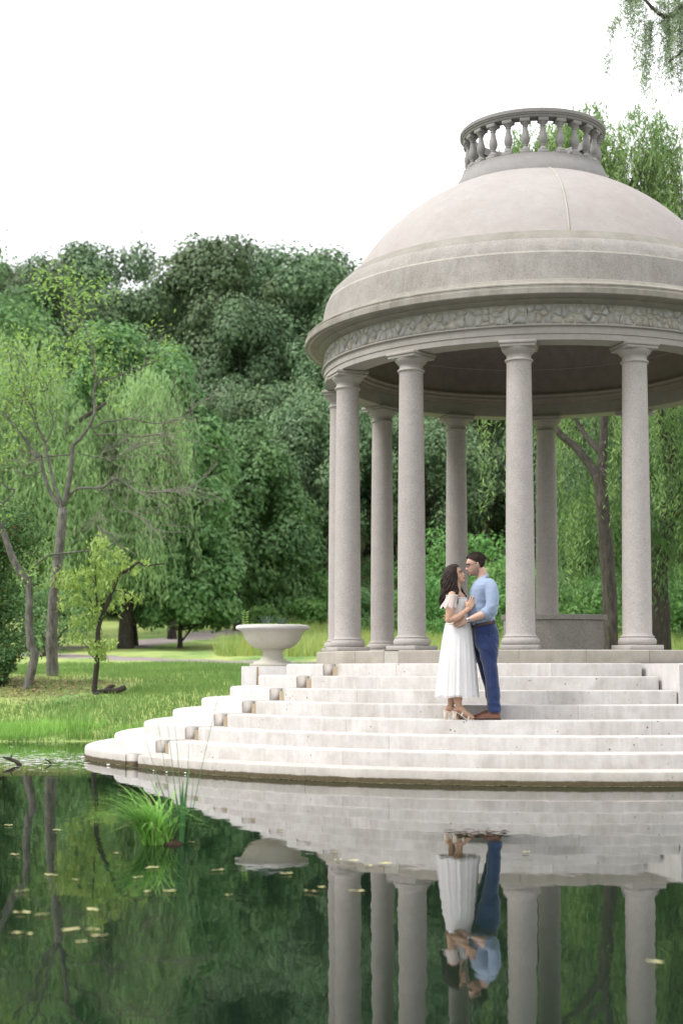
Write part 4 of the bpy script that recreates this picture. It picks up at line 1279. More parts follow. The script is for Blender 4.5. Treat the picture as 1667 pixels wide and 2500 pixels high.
# tree A: nearest the water, leaning left above
y0 = 27.2; x0 = at(64, y0); z0 = ground(x0, y0)
root = empty('grey_tree', (x0, y0, z0), 0, 'slender grey tree nearest the pond leaning out to the left', 'tree')
mb = MB(); tips = []
for k, (P, r0, r1) in enumerate((
        ([(64, 1692), (70, 1668), (84, 1600), (74, 1575), (70, 1520), (70, 1470), (68, 1418)], .085, .066),
        ([(68, 1422), (45, 1395), (25, 1355), (8, 1310), (-20, 1250), (-40, 1160), (-30, 1080)], .075, .04),
        ([(70, 1412), (72, 1395), (95, 1370), (120, 1355), (160, 1350), (230, 1342), (262, 1335), (278, 1322), (283, 1312)], .02, .007),
        ([(155, 1350), (160, 1360), (170, 1361)], .012, .005),
        ([(-20, 1250), (30, 1200), (10, 1190), (-10, 1165)], .02, .01),
        ([(0, 1300), (-30, 1240), (-80, 1200)], .03, .01))):
    S = spline(Q(P), 5)
    R = [r0 + (r1 - r0) * i / (len(S) - 1) for i in range(len(S))]
    if k == 0: R[0] *= 1.4; R[1] *= 1.25; R[2] *= 1.1
    mb.add(*tube(S, R, 10 if k == 0 else 6, rough=.07, seed=k + 40))
    if k in (1, 4, 5): twigs(mb, S[len(S) // 3:], .010, 2, rt, tips, 0, .6)
    if k == 2: tips += [S[6], S[8], S[3], S[4]]
for (px, py) in ((85, 1410), (95, 1385), (80, 1425), (110, 1375), (60, 1400)):
    tips += [Q([(px + rt.gauss(0, 8), py + rt.gauss(0, 8), rt.uniform(-.2, .2))])[0] for _ in range(3)]
mb.obj('trunk', M['bark_grey'], root, True)
leaf_sprays(tips, 4, .10, M['leaf_light'], root, .12)
# yellow green sapling with a broken dark stem
y0 = 27.0; x0 = at(235, y0); z0 = ground(x0, y0)
root = empty('sapling', (x0, y0, z0), 0, 'small yellow green tree with drooping leaves and a bent dark stem', 'tree')
mb = MB()
for k, (P, r0, r1) in enumerate((
        ([(236, 1697), (231, 1684), (233, 1655), (237, 1615), (238, 1560), (240, 1530), (250, 1500), (262, 1470), (278, 1430), (292, 1402), (310, 1392), (330, 1376), (338, 1372)], .055, .024),
        ([(338, 1372), (352, 1382), (372, 1379), (400, 1376)], .018, .012),
        ([(237, 1500), (234, 1460), (231, 1400), (235, 1350), (243, 1310)], .016, .006),
        ([(237, 1500), (215, 1460), (190, 1435), (150, 1425), (125, 1430)], .012, .004),
        ([(237, 1560), (215, 1580), (195, 1560), (170, 1550)], .010, .004), ([(237, 1580), (250, 1570), (275, 1570)], .010, .004),
        ([(270, 1440), (300, 1445), (330, 1455), (345, 1465)], .009, .004), ([(234, 1430), (210, 1400), (180, 1395)], .008, .004), ([(238, 1615), (222, 1600), (210, 1585)], .008, .004))):
    S = spline(Q(P), 5)
    R = [r0 + (r1 - r0) * i / (len(S) - 1) for i in range(len(S))]
    if k == 0: R[0] *= 1.5; R[1] *= 1.3
    mb.add(*tube(S, R, 8, rough=.06, seed=k + 60))
mb.obj('trunk', M['bark_dark'], root, True)
cl = []
for (px, py, sx, sy, n_) in ((243, 1325, 14, 12, 16), (228, 1335, 12, 10, 8), (245, 1370, 22, 16, 26), (215, 1400, 26, 14, 26), (250, 1405, 24, 16, 26), (280, 1395, 22, 12, 18), (160, 1400, 22, 10, 16), (145, 1425, 22, 10, 18), (175, 1430, 24, 12, 22), (185, 1465, 26, 14, 22), (150, 1480, 10, 10, 7), (235, 1445, 28, 16, 26), (300, 1455, 20, 12, 14), (335, 1462, 12, 9, 10), (225, 1490, 22, 14, 20), (280, 1485, 12, 8, 7), (220, 1530, 22, 14, 18), (185, 1515, 14, 9, 10), (225, 1570, 26, 14, 24), (180, 1555, 12, 8, 10), (265, 1575, 18, 9, 12), (240, 1595, 16, 10, 12), (312, 1378, 10, 6, 8), (330, 1395, 9, 8, 6), (285, 1355, 12, 9, 10), (240, 1610, 10, 6, 6), (350, 1377, 6, 4, 3)):
    for _ in range(n_):
        cl.append(Q([(px + rt.gauss(0, sx * .6), py + rt.gauss(0, sy * .6), rt.gauss(0, .16))])[0])
leaf_sprays(cl, 5, .10, M['leaf_yellow'], root, .05, droop=1.3)
# dark bush at the left edge
sb_ = shrub(at(-25, 28.5), 28.5, 1.5, 3.6, M['leaf_dark'], 'dark glossy bush at the left edge beside the grey trees', 'bush', 46, 330, .075)
shrub(at(8, 27.6), 27.6, .9, .75, M['leaf_dark'], 'low dark bush at the foot of the left grey tree', 'bush', 16, 260, .065)
shrub(at(110, 44), 44, 3.4, 2.2, M['leaf_mid'], 'dim green shrub behind the trunks of the grey trees', 'bush', 22, 170, .12)

# ---- urn plants
U0 = (PX - 3.67, PY + 2.19, 1.168 + 0.585)
def urnp(dx, dy): return (U0[0] + dx, U0[1] + dy, U0[2])
M['fern'] = leafmat('fern_leaf', (0.12, 0.20, 0.05), (0.26, 0.34, 0.10), .4, 3)
M['spike'] = leafmat('blue_grass_leaf', (0.035, 0.055, 0.045), (0.105, 0.130, 0.110), .3, 3)
root = empty('urn_fern', urnp(-.41, -.05), 0, 'small upright pale fern sprig at the left of the urn', 'plant')
mb = MB(); mb.add(*tube([(0, 0, 0), (.01, 0, .1), (0, 0, .23)], [.004, .003, .002], 4)); mb.obj('stem', M['fern'], root)
P_, D_, N_ = [], [], []
for i in range(6):
    for s in (-1, 1):
        P_.append((s * .030, 0, .05 + i * .036)); D_.append((s * 1.0, random.uniform(-.3, .3), .45)); N_.append((0, -1, .3))
leaf_obj('leaves', np.array(P_, float), np.array(D_, float), np.array(N_, float), .068, .015, M['fern'], root)
for (dx, lab, nb, hh) in ((-.12, 'blue grey spiky grass tuft left of centre in the urn', 60, .235), (.13, 'blue grey spiky grass tuft right of centre in the urn', 60, .215)):
    stripes('urn_grass', urnp(dx, 0), [(ra.uniform(0, 6.28), ra.uniform(.1, .85), ra.uniform(.6, 1) * hh, ra.uniform(0, .25), .013, ra.uniform(-.05, .05), ra.uniform(-.05, .05)) for _ in range(nb)], M['spike'], lab, 'plant')
P_ = np.array([(random.uniform(-.42, .42), random.uniform(-.3, .1), .03 + random.random() * .02) for _ in range(160)])
o = leaf_obj('urn_groundcover', P_, rng.normal(size=(160, 3)), rng.normal(size=(160, 3)) + np.array([0, -.3, 1]), .035, .02, M['leaf_yellow'], None)
o.location = U0; tag(o, 'small creeping yellow green leaves over the urn soil', None, None, 'stuff')

# ---- things floating on the pond and lying on the bank
M['float'] = leafmat('fallen_leaf', (0.20, 0.155, 0.07), (0.40, 0.33, 0.19), .2, 4)
def water_pt(px, py): 
    a = math.atan2(py - 1441, 3644.0) - radians(3.0)
    Yd = EYE / math.tan(a)
    return ((px - 833.5) / 3649 * Yd, Yd)
rl = random.Random(9)
NTH = ['first', 'second', 'third', 'fourth', 'fifth', 'sixth', 'seventh', 'eighth', 'ninth', 'tenth', 'eleventh', 'twelfth', 'thirteenth', 'fourteenth', 'fifteenth', 'sixteenth', 'seventeenth', 'eighteenth']
spots = [(25, 2018), (145, 2030), (290, 2087), (375, 2122), (340, 2146), (530, 2129), (700, 2137), (785, 2171), (760, 2181), (825, 2103), (232, 2226), (110, 2238), (60, 2233), (230, 2275), (45, 2283), (78, 2286), (178, 2275), (365, 2181), (415, 2180), (190, 2152), (865, 2105), (900, 2117), (940, 2112), (870, 2180), (470, 2060), (1590, 2355), (1280, 2085), (40, 2090), (60, 2180), (560, 2190), (130, 2140), (205, 2305), (250, 2290)]
def zone(px, py): return ('far from the bank at the left' if py > 2160 else 'near the sedge at the left') if px < 330 else ('in front of the reeds' if px < 600 else ('below the urn reflection' if px < 840 else 'over the column reflections'))
for i, (px, py) in enumerate(spots):
    X, Yd = water_pt(px, py)
    n = 10
    ln = rl.uniform(.018, .042); wd = ln * rl.uniform(.3, .5)
    V = [(0, 0, .006)]
    for k in range(n):
        a = 2 * pi * k / n
        V.append((cos(a) * ln * (1 + .15 * cos(2 * a)), sin(a) * wd, .004 + .007 * rl.random()))
    F = [(0, 1 + k, 1 + (k + 1) % n) for k in range(n)]
    o = obj('floating_leaf', V, F, M['float'])
    at_ = o.data.attributes.new('rnd', 'FLOAT', 'POINT'); at_.data.foreach_set('value', np.full(len(V), rl.random(), dtype=np.float32))
    o.location = (X, Yd, .003); o.rotation_euler = (0, 0, rl.uniform(-.7, .7))
    zn = zone(px, py)
    k_ = sorted(q for q in spots if zone(*q) == zn).index((px, py))
    tag(o, 'yellow leaf floating ' + zn + ', ' + NTH[k_] + ' from the left', 'leaf', 'leaves floating on the pond')
# dark drift of leaves and twigs in front of the couple's reflection
X, Yd = water_pt(1172, 2036)
mb = MB()
for i in range(46):
    x, y = rl.gauss(0, .11), rl.gauss(0, .10)
    a = rl.uniform(0, 6.28); l_, w_ = rl.uniform(.02, .05), rl.uniform(.008, .018)
    c, s = cos(a), sin(a); z = .004 + rl.random() * .012
    mb.add([(x - c * l_, y - s * l_, z), (x + s * w_, y - c * w_, z + .006), (x + c * l_, y + s * l_, z), (x - s * w_, y + c * w_, z + .004)], [(0, 1, 2, 3)])
o = mb.obj('leaf_drift', plain('wet_leaf', (0.07, 0.045, 0.03), .5, var=.8, scale=60)); o.location = (X, Yd, 0)
tag(o, 'dark drift of wet leaves and twigs on the water below the couple', 'leaf litter', None, 'stuff')
# algae and foam along the waterline of the lowest step
mb = MB()
for i in range(900):
    a = radians(rl.uniform(-95, 30)); r = 5.85 + (0.17 * smooth01((-63 - math.degrees(a)) / 16)) + abs(rl.gauss(0.015, .05))
    x, y = PX + r * sin(a), PY - r * cos(a)
    l_, w_ = rl.uniform(.006, .04), rl.uniform(.003, .009)
    t = a + rl.uniform(-.4, .4); c, s = cos(t), sin(t); z = .0035 + rl.random() * .004
    mb.add([(x - c * l_, y - s * l_, z), (x + s * w_, y - c * w_, z), (x + c * l_, y + s * l_, z), (x - s * w_, y + c * w_, z)], [(0, 1, 2, 3)])
o = mb.obj('algae', plain('green_algae', (0.15, 0.19, 0.07), .7, var=.9, scale=40)); tag(o, 'green algae specks along the waterline of the lowest step', None, None, 'stuff')
M['foam'] = plain('white_foam', (0.75, 0.74, 0.70), .8)
for fi, (px, py, s) in enumerate(((207, 1851, .026), (268, 1870, .02), (378, 1884, .009), (410, 1888, .012), (455, 1890, .013))):
    X, Yd = water_pt(px, py)
    b = bmesh.new(); bmesh.ops.create_icosphere(b, subdivisions=2, radius=s)
    for v in b.verts: v.co *= 1 + .25 * mnoise.noise(v.co * 40 + Vector((px, 0, 0))); v.co.z *= .6
    me = bpy.data.meshes.new('foam_clump'); b.to_mesh(me); b.free()
    o = from_mesh('foam_clump', me, M['foam']); o.location = (X, Yd - .05, .012)
    tag(o, 'white foam clump against the lowest step, ' + NTH[fi] + ' from the left', 'foam', 'foam clumps at the waterline')
mb = MB()
for i in range(420):
    px, py = rl.uniform(-20, 215), rl.gauss(1856, 10)
    X, Yd = water_pt(px, py)
    l_, w_ = rl.uniform(.01, .07), rl.uniform(.004, .012); z = .0035 + rl.random() * .003
    mb.add([(X - l_, Yd, z), (X, Yd - w_ * 2, z), (X + l_, Yd, z), (X, Yd + w_ * 2, z)], [(0, 1, 2, 3)])
o = mb.obj('pond_scum', M['foam']); tag(o, 'pale scum drifting on the water left of the stair', None, None, 'stuff')
X, Yd = water_pt(38, 1868)
mb = MB(); mb.add(*tube([(-.14, 0, .09), (-.05, .01, .07), (.03, 0, .03), (.1, 0, -.03)], [.010, .02, .022, .02], 6, rough=.2)); mb.add(*tube([(-.05, .01, .07), (-.03, .02, .13)], [.01, .004], 5))
o = mb.obj('stick', M['bark_dark'], None, True); o.location = (X, Yd, 0); tag(o, 'dark broken stick poking out of the pond at the left', 'stick')
X, Yd = water_pt(122, 1866)
mb = MB(); mb.add(*tube([(-.05, 0, .06), (.0, 0, .03), (.05, 0, -.02)], [.006, .01, .01], 5, rough=.2))
o = mb.obj('stick', M['bark_dark'], None, True); o.location = (X, Yd, 0); tag(o, 'tiny dark twig standing in the pale scum left of the stair', 'stick')
xl, yl = at(272, 27.1), 27.1
mb = MB(); mb.add(*tube(spline([(-.28, 0, .02), (-.1, .05, .05), (.08, 0, .06), (.26, -.05, .12)], 4), [.05] * 13, 8, rough=.15)); mb.add(*tube([(-.15, .08, .03), (-.02, .12, .14), (.05, .1, .15)], [.05, .045, .02], 7, rough=.2))
o = mb.obj('rotten_log', M['bark_dark'], None, True); o.location = (xl, yl, ground(xl, yl)); tag(o, 'short rotten log on the grass beside the small yellow tree', 'log')
# dry leaves under the grey trees
n = 900
P_ = np.array([(-6.2 + rl.gauss(0, .9), 27.9 + rl.gauss(0, 1.0), 0) for _ in range(n)]); P_[:, 2] = [ground(a, b) + .025 for a, b, _ in P_]
o = leaf_obj('fallen_leaves', P_, rng.normal(size=(n, 3)) * np.array([1, 1, .15]), rng.normal(size=(n, 3)) * .3 + np.array([0, 0, 1]), .08, .05, leafmat('dry_leaf', (0.10, 0.055, 0.035), (0.24, 0.15, 0.10), .1, 3), None)
tag(o, 'brown fallen leaves under the two grey trees', None, None, 'stuff')
# ------------------------------------------------------------------ the couple
# figure space: x along the picture, y away from the viewer, z up; metres; both stand on the fourth step from the water
FX, FY, FZ = 1.551, 15.87, SH[3]
def U(x, y):  return ((1050 + x / 7.84 - 1190) / 230.0, (1759 - 1340 - y / 7.84) / 230.0)
def Lo(x, y): return ((1050 + x / 7.84 - 1190) / 230.0, (1759 - 1580 - y / 7.84) / 230.0)
def U3(x, y, d): a, b = U(x, y); return (a, d, b)
def Lo3(x, y, d): a, b = Lo(x, y); return (a, d, b)

def capsule(P, R, seg=14, n=4, flat=None):
    """rounded, tapered limb through the points; flat=(axis, factor) squeezes it along a world axis about its own line"""
    S = spline(P, n) if len(P) > 2 else [np.array(P[0], float) + (np.array(P[1], float) - np.array(P[0], float)) * t for t in np.linspace(0, 1, n + 1)]
    m = len(S)
    tt = np.linspace(0, len(R) - 1, m)
    RR = list(np.interp(tt, range(len(R)), R))
    # round ends
    d0 = S[0] - S[1]; d0 /= np.linalg.norm(d0); d1 = S[-1] - S[-2]; d1 /= np.linalg.norm(d1)
    pre, prr, post, por = [], [], [], []
    for a in (80, 55, 28):
        pre.append(S[0] + d0 * RR[0] * sin(radians(a)) * .9); prr.append(RR[0] * cos(radians(a)))
    for a in (28, 55, 80):
        post.append(S[-1] + d1 * RR[-1] * sin(radians(a)) * .9); por.append(RR[-1] * cos(radians(a)))
    V, F = tube(pre + S + post, prr + RR + por, seg)
    if flat:
        ax, f = flat
        full = pre + S + post
        V = [list(v) for v in V]
        for i, v in enumerate(V):
            c = full[i // seg]
            v[ax] = c[ax] + (v[ax] - c[ax]) * f
    return V, F

def slab(sections, n=28, p=2.3):
    """horizontal slices (z, x0, x1, half depth, y centre) joined into a body"""
    V, F = [], []
    for (z, x0, x1, w, yc) in sections:
        cx, rx = (x0 + x1) / 2, (x1 - x0) / 2
        for k in range(n):
            a = 2 * pi * k / n
            ca, sa = cos(a), sin(a)
            V.append((cx + rx * math.copysign(abs(ca) ** (2 / p), ca), yc + w * math.copysign(abs(sa) ** (2 / p), sa), z))
    m = len(sections)
    for i in range(m - 1):
        for k in range(n):
            k2 = (k + 1) % n
            F.append((i * n + k, i * n + k2, (i + 1) * n + k2, (i + 1) * n + k))
    F.append(tuple(range(n - 1, -1, -1))); F.append(tuple((m - 1) * n + k for k in range(n)))
    return V, F

def fuse(name, parts, voxel, mat, parent, smooth=4, fac=0.5, wrinkle=None, offset=None):
    """blend overlapping solids into ONE continuous skin"""
    mb = MB()
    for V, F in parts: mb.add(V, F)
    me = mesh_np('tmp', mb.V, mb.F)
    b = bmesh.new(); b.from_mesh(me); bmesh.ops.recalc_face_normals(b, faces=b.faces); b.to_mesh(me); b.free()
    o = bpy.data.objects.new('tmp', me); COL.objects.link(o)
    r = o.modifiers.new('r', 'REMESH'); r.mode = 'VOXEL'; r.voxel_size = voxel; r.use_smooth_shade = True
    s = o.modifiers.new('s', 'SMOOTH'); s.factor = fac; s.iterations = smooth
    dg = bpy.context.evaluated_depsgraph_get(); dg.update()
    new = bpy.data.meshes.new_from_object(o.evaluated_get(dg))
    bpy.data.objects.remove(o); bpy.data.meshes.remove(me)
    new.name = name
    if wrinkle:
        nn = [v.normal.copy() for v in new.vertices]
        for v, q in zip(new.vertices, nn): v.co += q * wrinkle(v.co)
    if offset is not None:
        for v in new.vertices: v.co -= Vector(offset)
    new.polygons.foreach_set('use_smooth', np.ones(len(new.polygons), dtype=bool))
    return from_mesh(name, new, mat, parent)

def head_parts(O, f, s, H, fem=False, turn=0.0):
    """skull, jaw, nose, ears, lips as slices along the head's own axis. O = under the ear, f = forward, s = figure's near side"""
    O = Vector(O); f = Vector(f).normalized(); up = Vector((0, 0, 1)); up = (up - f * up.dot(f)).normalized()
    s = Vector(s); s = (s - f * s.dot(f)); s = (s - up * s.dot(up)).normalized()
    #      v     front  back   halfwidth  sharp
    tb = [(-.02, .30, -.02, .10, 2.0), (.03, .375, .06, .155, 2.0), (.09, .395, .10, .195, 2.1), (.15, .385, .10, .225, 2.1), (.21, .405, .06, .245, 2.1), (.25, .395, -.05, .26, 2.1), (.32, .405, -.22, .285, 2.2),
          (.40, .400, -.34, .305, 2.2), (.47, .385, -.42, .32, 2.2), (.53, .390, -.46, .325, 2.2), (.58, .415, -.485, .328, 2.2), (.66, .41, -.49, .33, 2.2), (.74, .385, -.475, .322, 2.1), (.82, .325, -.43, .295, 2.0), (.89, .24, -.35, .24, 2.0), (.95, .12, -.23, .165, 2.0), (.985, .02, -.11, .08, 2.0)]
    V, F = [], []
    n = 28
    for (v, fr, bk, w, p) in tb:
        if fem: w *= .94; fr *= .97
        for k in range(n):
            a = 2 * pi * k / n
            ca, sa = cos(a), sin(a)
            x = (fr if ca > 0 else -bk) * math.copysign(abs(ca) ** .95, ca) if not (ca <= 0 and bk > 0) else bk * 1.0 - 0 * ca
            if ca <= 0 and bk > 0: x = bk + ca * .02
            elif ca > 0 and bk > 0: x = bk + (fr - bk) * abs(ca) ** .95
            V.append(tuple(O + f * (x * H) + s * (w * H * math.copysign(abs(sa) ** .95, sa)) + up * (v * H)))
    m = len(tb)
    for i in range(m - 1):
        for k in range(n):
            k2 = (k + 1) % n
            F.append((i * n + k, i * n + k2, (i + 1) * n + k2, (i + 1) * n + k))
    F.append(tuple(range(n - 1, -1, -1))); F.append(tuple((m - 1) * n + k for k in range(n)))
    L = lambda a, b, c: tuple(O + f * (a * H) + s * (b * H) + up * (c * H))
    parts = [(V, F)]
    nz = .50 if not fem else .475
    parts.append(capsule([L(.375, 0, .55), L(.43, 0, .45), L(nz, 0, .355), L(nz - .035, 0, .325)], [.026 * H, .036 * H, .040 * H, .036 * H], 10))
    for q in (-1, 1):
        parts.append(capsule([L(.40, q * .05, .335), L(nz - .06, q * .045, .335)], [.030 * H, .034 * H], 8))
        parts.append(capsule([L(-.03, q * .315, .38), L(-.055, q * .345, .46), L(-.085, q * .355, .55), L(-.045, q * .335, .585)], [.03 * H, .035 * H, .035 * H, .028 * H], 8))
        parts.append(capsule([L(.18, q * .17, .33), L(.29, q * .13, .34)], [.085 * H, .065 * H], 8))      # cheek
    parts.append(capsule([L(.375, -.07, .235), L(.425, 0, .245), L(.375, .07, .235)], [.02 * H, .028 * H, .02 * H], 8))
    parts.append(capsule([L(.37, -.06, .185), L(.42, 0, .18), L(.37, .06, .185)], [.02 * H, .03 * H, .02 * H], 8))
    parts.append(capsule([L(.32, -.05, .05), L(.38, 0, .055), L(.32, .05, .05)], [.05 * H, .055 * H, .05 * H], 8))
    return parts, L

def hand(wrist, dirv, palm_n, thumb_side, S=1.0, curl=0.25, spread=0.12, fan=None):
    """palm and five fingers. dirv: towards the fingertips; palm_n: out of the BACK of the hand; thumb_side: towards the thumb"""
    w = Vector(wrist); d = Vector(dirv).normalized(); b = Vector(palm_n); b = (b - d * b.dot(d)).normalized(); t = Vector(thumb_side); t = (t - d * t.dot(d)); t = (t - b * t.dot(b)).normalized()
    parts = []
    kn = []
    for i, off in enumerate((.031, .0105, -.0105, -.030)):
        k = w + d * (.088 - .006 * abs(i - 1)) * S + t * off * S
        kn.append(k)
        parts.append(capsule([tuple(w + t * off * .62 * S + d * .008 * S), tuple(w + d * .045 * S + t * off * .85 * S + b * .004 * S), tuple(k)], [.0150 * S, .0145 * S, .0108 * S], 10))
    for i, (ln) in enumerate((.070, .079, .073, .057)):
        sp = spread * (1.5 - i) * .6
        dd = (d + t * sp).normalized()
        p = kn[i]; chain = [tuple(p - dd * .012 * S)]
        c = curl * (1 + .12 * i)
        for j, fr in enumerate((.44, .31, .25)):
            ang = c * (j + .6)
            q = (dd * cos(ang) - b * sin(ang)).normalized()
            p = p + q * ln * fr * S; chain.append(tuple(p))
        parts.append(capsule(chain, [.0098 * S, .0092 * S, .0084 * S, .0070 * S], 9, 3))
    tb = w + d * .022 * S + t * .026 * S
    parts.append(capsule([tuple(w + d * .006 * S + t * .012 * S), tuple(tb + t * .006 * S), tuple(tb + d * .030 * S + t * .026 * S - b * .006 * S), tuple(tb + d * .060 * S + t * .034 * S - b * .012 * S)], [.016 * S, .0150 * S, .0112 * S, .0085 * S], 9, 3))
    return parts

def skinmat(name, c, red):
    m, n, l, p = nt(name)
    tc = n.new('ShaderNodeTexCoord').outputs['Object']
    f = tex_noise(n, l, tc, 16, 4, 0.6)
    r = ramp(n, l, f, [(0.35, c4(c)), (0.7, c4(red))])
    l.new(r.outputs['Color'], p.inputs['Base Color'])
    p.inputs['Roughness'].default_value = 0.5
    p.inputs['Specular IOR Level'].default_value = 0.35
    p.inputs['Subsurface Weight'].default_value = 0.12
    p.inputs['Subsurface Radius'].default_value = (0.012, 0.005, 0.003)
    p.inputs['Subsurface Scale'].default_value = 0.5
    return m
def cloth(name, c, var=.1, scale=18, rough=.85, bumpy=.12, sheen=.2, trans=0.0):
    m = plain(name, c, rough, .2, var=var, scale=scale, bumpy=bumpy)
    m.node_tree.nodes['Principled BSDF'].inputs['Sheen Weight'].default_value = sheen
    return m
M['skin_m'] = skinmat('skin_fair', (0.45, 0.29, 0.225), (0.48, 0.298, 0.23))
M['skin_f'] = skinmat('skin_warm', (0.44, 0.275, 0.19), (0.47, 0.28, 0.195))
M['shirt'] = cloth('shirt_blue', (0.225, 0.282, 0.390), .06, 40)
M['trouser'] = cloth('trousers_navy', (0.013, 0.026, 0.088), .15, 30, sheen=.35)
M['belt'] = plain('belt_leather', (0.05, 0.024, 0.018), .45, .5)
M['shoe'] = plain('shoe_leather', (0.15, 0.048, 0.022), .3, .5, var=.35, scale=16)
M['sole'] = plain('shoe_sole', (0.025, 0.018, 0.014), .6)
M['hair_m'] = plain('hair_dark_short', (0.022, 0.014, 0.010), .7, .15, var=.6, scale=60, bumpy=.7)
M['hair_f'] = plain('hair_dark_long', (0.020, 0.010, 0.007), .55, .25, var=.7, scale=45, bumpy=.5)
M['dress'] = cloth('dress_white', (0.72, 0.71, 0.712), .03, 30, .8, .08, .1)
M['nude'] = plain('sandal_leather', (0.62, 0.52, 0.42), .5, .4)
M['lip'] = plain('lips', (0.42, 0.12, 0.11), .45)
M['lip_m'] = plain('lips_pale', (0.40, 0.17, 0.14), .5)
M['eye'] = plain('eye_dark', (0.015, 0.010, 0.008), .2, .6)
M['eyew'] = plain('eye_white', (0.55, 0.52, 0.50), .3, .5)
M['brow'] = plain('eyebrow', (0.028, 0.017, 0.012), .8)
M['beard'] = skinmat('stubble', (0.285, 0.178, 0.135), (0.33, 0.205, 0.155))
M['steel'] = plain('watch_steel', (0.62, 0.62, 0.62), .3, .5, .9)
M['dial'] = plain('watch_dial', (0.19, 0.20, 0.24), .25)
M['frame_dark'] = plain('spectacle_frame', (0.03, 0.022, 0.02), .35)
def sheer(name, c, alpha):
    m, n, l, p = nt(name)
    p.inputs['Base Color'].default_value = c4(c); p.inputs['Roughness'].default_value = .9
    tr = n.new('ShaderNodeBsdfTransparent'); mx = n.new('ShaderNodeMixShader')
    mx.inputs['Fac'].default_value = alpha
    l.new(tr.outputs[0], mx.inputs[1]); l.new(p.outputs[0], mx.inputs[2]); l.new(mx.outputs[0], n['Material Output'].inputs['Surface'])
    return m
M['tulle'] = sheer('sheer_tulle', (0.64, 0.62, 0.63), .45)
M['chiffon'] = sheer('sheer_sleeve', (0.66, 0.59, 0.57), .62)

# ============ man
MAN = empty('person', (FX + .02, FY, FZ), 0, 'man in light blue shirt and navy trousers holding the woman, facing left', 'person')
OM = (.02, 0, 0)
near, far_ = (0, -1, 0), (0, 1, 0)
oh = U(911, 499)
tilt = radians(13)
yaw = radians(6)
fm = Vector((-cos(tilt) * cos(yaw), -sin(yaw), -sin(tilt)))
HM = .216
hp, LM = head_parts((oh[0], 0.0, oh[1]), fm, near, HM)
body = list(hp)
body.append(capsule([U3(985, 430, 0), U3(1006, 520, 0), U3(1015, 640, 0)], [.056, .058, .068], 14))
body.append(slab([(U(0, 1330)[1], -.16, .07, .12, 0), (U(0, 1000)[1], -.17, .07, .13, 0), (U(0, 750)[1], -.13, .07, .15, 0), (U(0, 640)[1], -.07, .05, .12, 0)], 20))
# near (left) arm: forearm comes out of the rolled sleeve and lies along her waist
sh = np.array(U3(1105, 720, -.165)); el = np.array(U3(1120, 1245, -.235)); wr = np.array(U3(690, 1395, -.195))
body.append(capsule([tuple(sh), tuple((sh + el) / 2 + np.array([.02, -.015, 0])), tuple(el)], [.040, .040, .038], 14))
body.append(capsule([tuple(el), tuple(el * .55 + wr * .45 + np.array([0, -.01, .004])), tuple(wr)], [.043, .043, .027], 14))
hd = Vector(U3(470, 1465, -.165)) - Vector(tuple(wr))
body += hand(tuple(wr + np.array([-.004, 0, 0])), tuple(hd), (0.1, -1, .25), (.1, .2, 1), 1.03, .16, .16)
# far arm passes behind her back
sh2 = np.array(U3(1090, 720, .165)); el2 = np.array(U3(960, 1200, .24)); wr2 = np.array(U3(520, 1330, .20))
body.append(capsule([tuple(sh2), tuple((sh2 + el2) / 2 + np.array([.02, .015, 0])), tuple(el2)], [.040, .040, .036], 12))
body.append(capsule([tuple(el2), tuple((el2 + wr2) / 2), tuple(wr2)], [.043, .04, .027], 12))
body += hand(tuple(wr2), tuple(Vector(U3(330, 1350, .16)) - Vector(tuple(wr2))), (.1, 1, .1), (0, -.1, 1), 1.0, .2)
# legs inside the trousers, feet inside the shoes
for y_, dx in ((-.085, 0), (.085, -.045)):
    body.append(capsule([U3(1060 + dx * 900, 1660, y_), Lo3(1130 + dx * 900, 350, y_), Lo3(1195 + dx * 700, 850, y_), Lo3(1215 + dx * 700, 1240, y_)], [.070, .062, .050, .036], 12))
    body.append(capsule([Lo3(1220 + dx * 700, 1290, y_), Lo3(1080 + dx * 700, 1330, y_)], [.030, .026], 10))
man_body = fuse('body', body, .0055, M['skin_m'], MAN, 3, .5, offset=OM)

# shirt: torso, sleeves, rolled cuffs in one piece of cloth
def sx(x): return U(x, 0)[0]
def szz(y): return U(0, y)[1]
tor = slab([(szz(1500), sx(795), sx(1232), .150, 0), (szz(1440), sx(760), sx(1236), .160, 0), (szz(1330), sx(733), sx(1240), .168, 0), (szz(1200), sx(726), sx(1232), .172, 0), (szz(1050), sx(728), sx(1226), .182, 0),
            (szz(900), sx(740), sx(1222), .195, 0), (szz(800), sx(762), sx(1222), .205, 0), (szz(720), sx(800), sx(1212), .200, 0), (szz(650), sx(850), sx(1180), .165, 0), (szz(600), sx(890), sx(1130), .115, 0), (szz(560), sx(915), sx(1105), .085, 0)], 32, 2.4)
shirt = [tor]
shirt.append(capsule([U3(1110, 700, -.155), U3(1150, 800, -.185), U3(1160, 960, -.215), U3(1145, 1120, -.232), U3(1110, 1225, -.232)], [.068, .072, .069, .067, .062], 16))
shirt.append(capsule([U3(1125, 1215, -.234), U3(1075, 1245, -.232), U3(1020, 1262, -.228)], [.060, .057, .053], 16))
shirt.append(capsule([U3(1100, 700, .155), U3(1120, 800, .185), U3(1090, 960, .215), U3(1010, 1120, .235), U3(960, 1190, .24)], [.068, .072, .068, .064, .058], 14))
shirt.append(capsule([U3(960, 1190, .24), U3(860, 1240, .235)], [.058, .052], 14))
def ridge(v, k=1.0): return (1 - abs(mnoise.noise(v)) * 2.2) * k
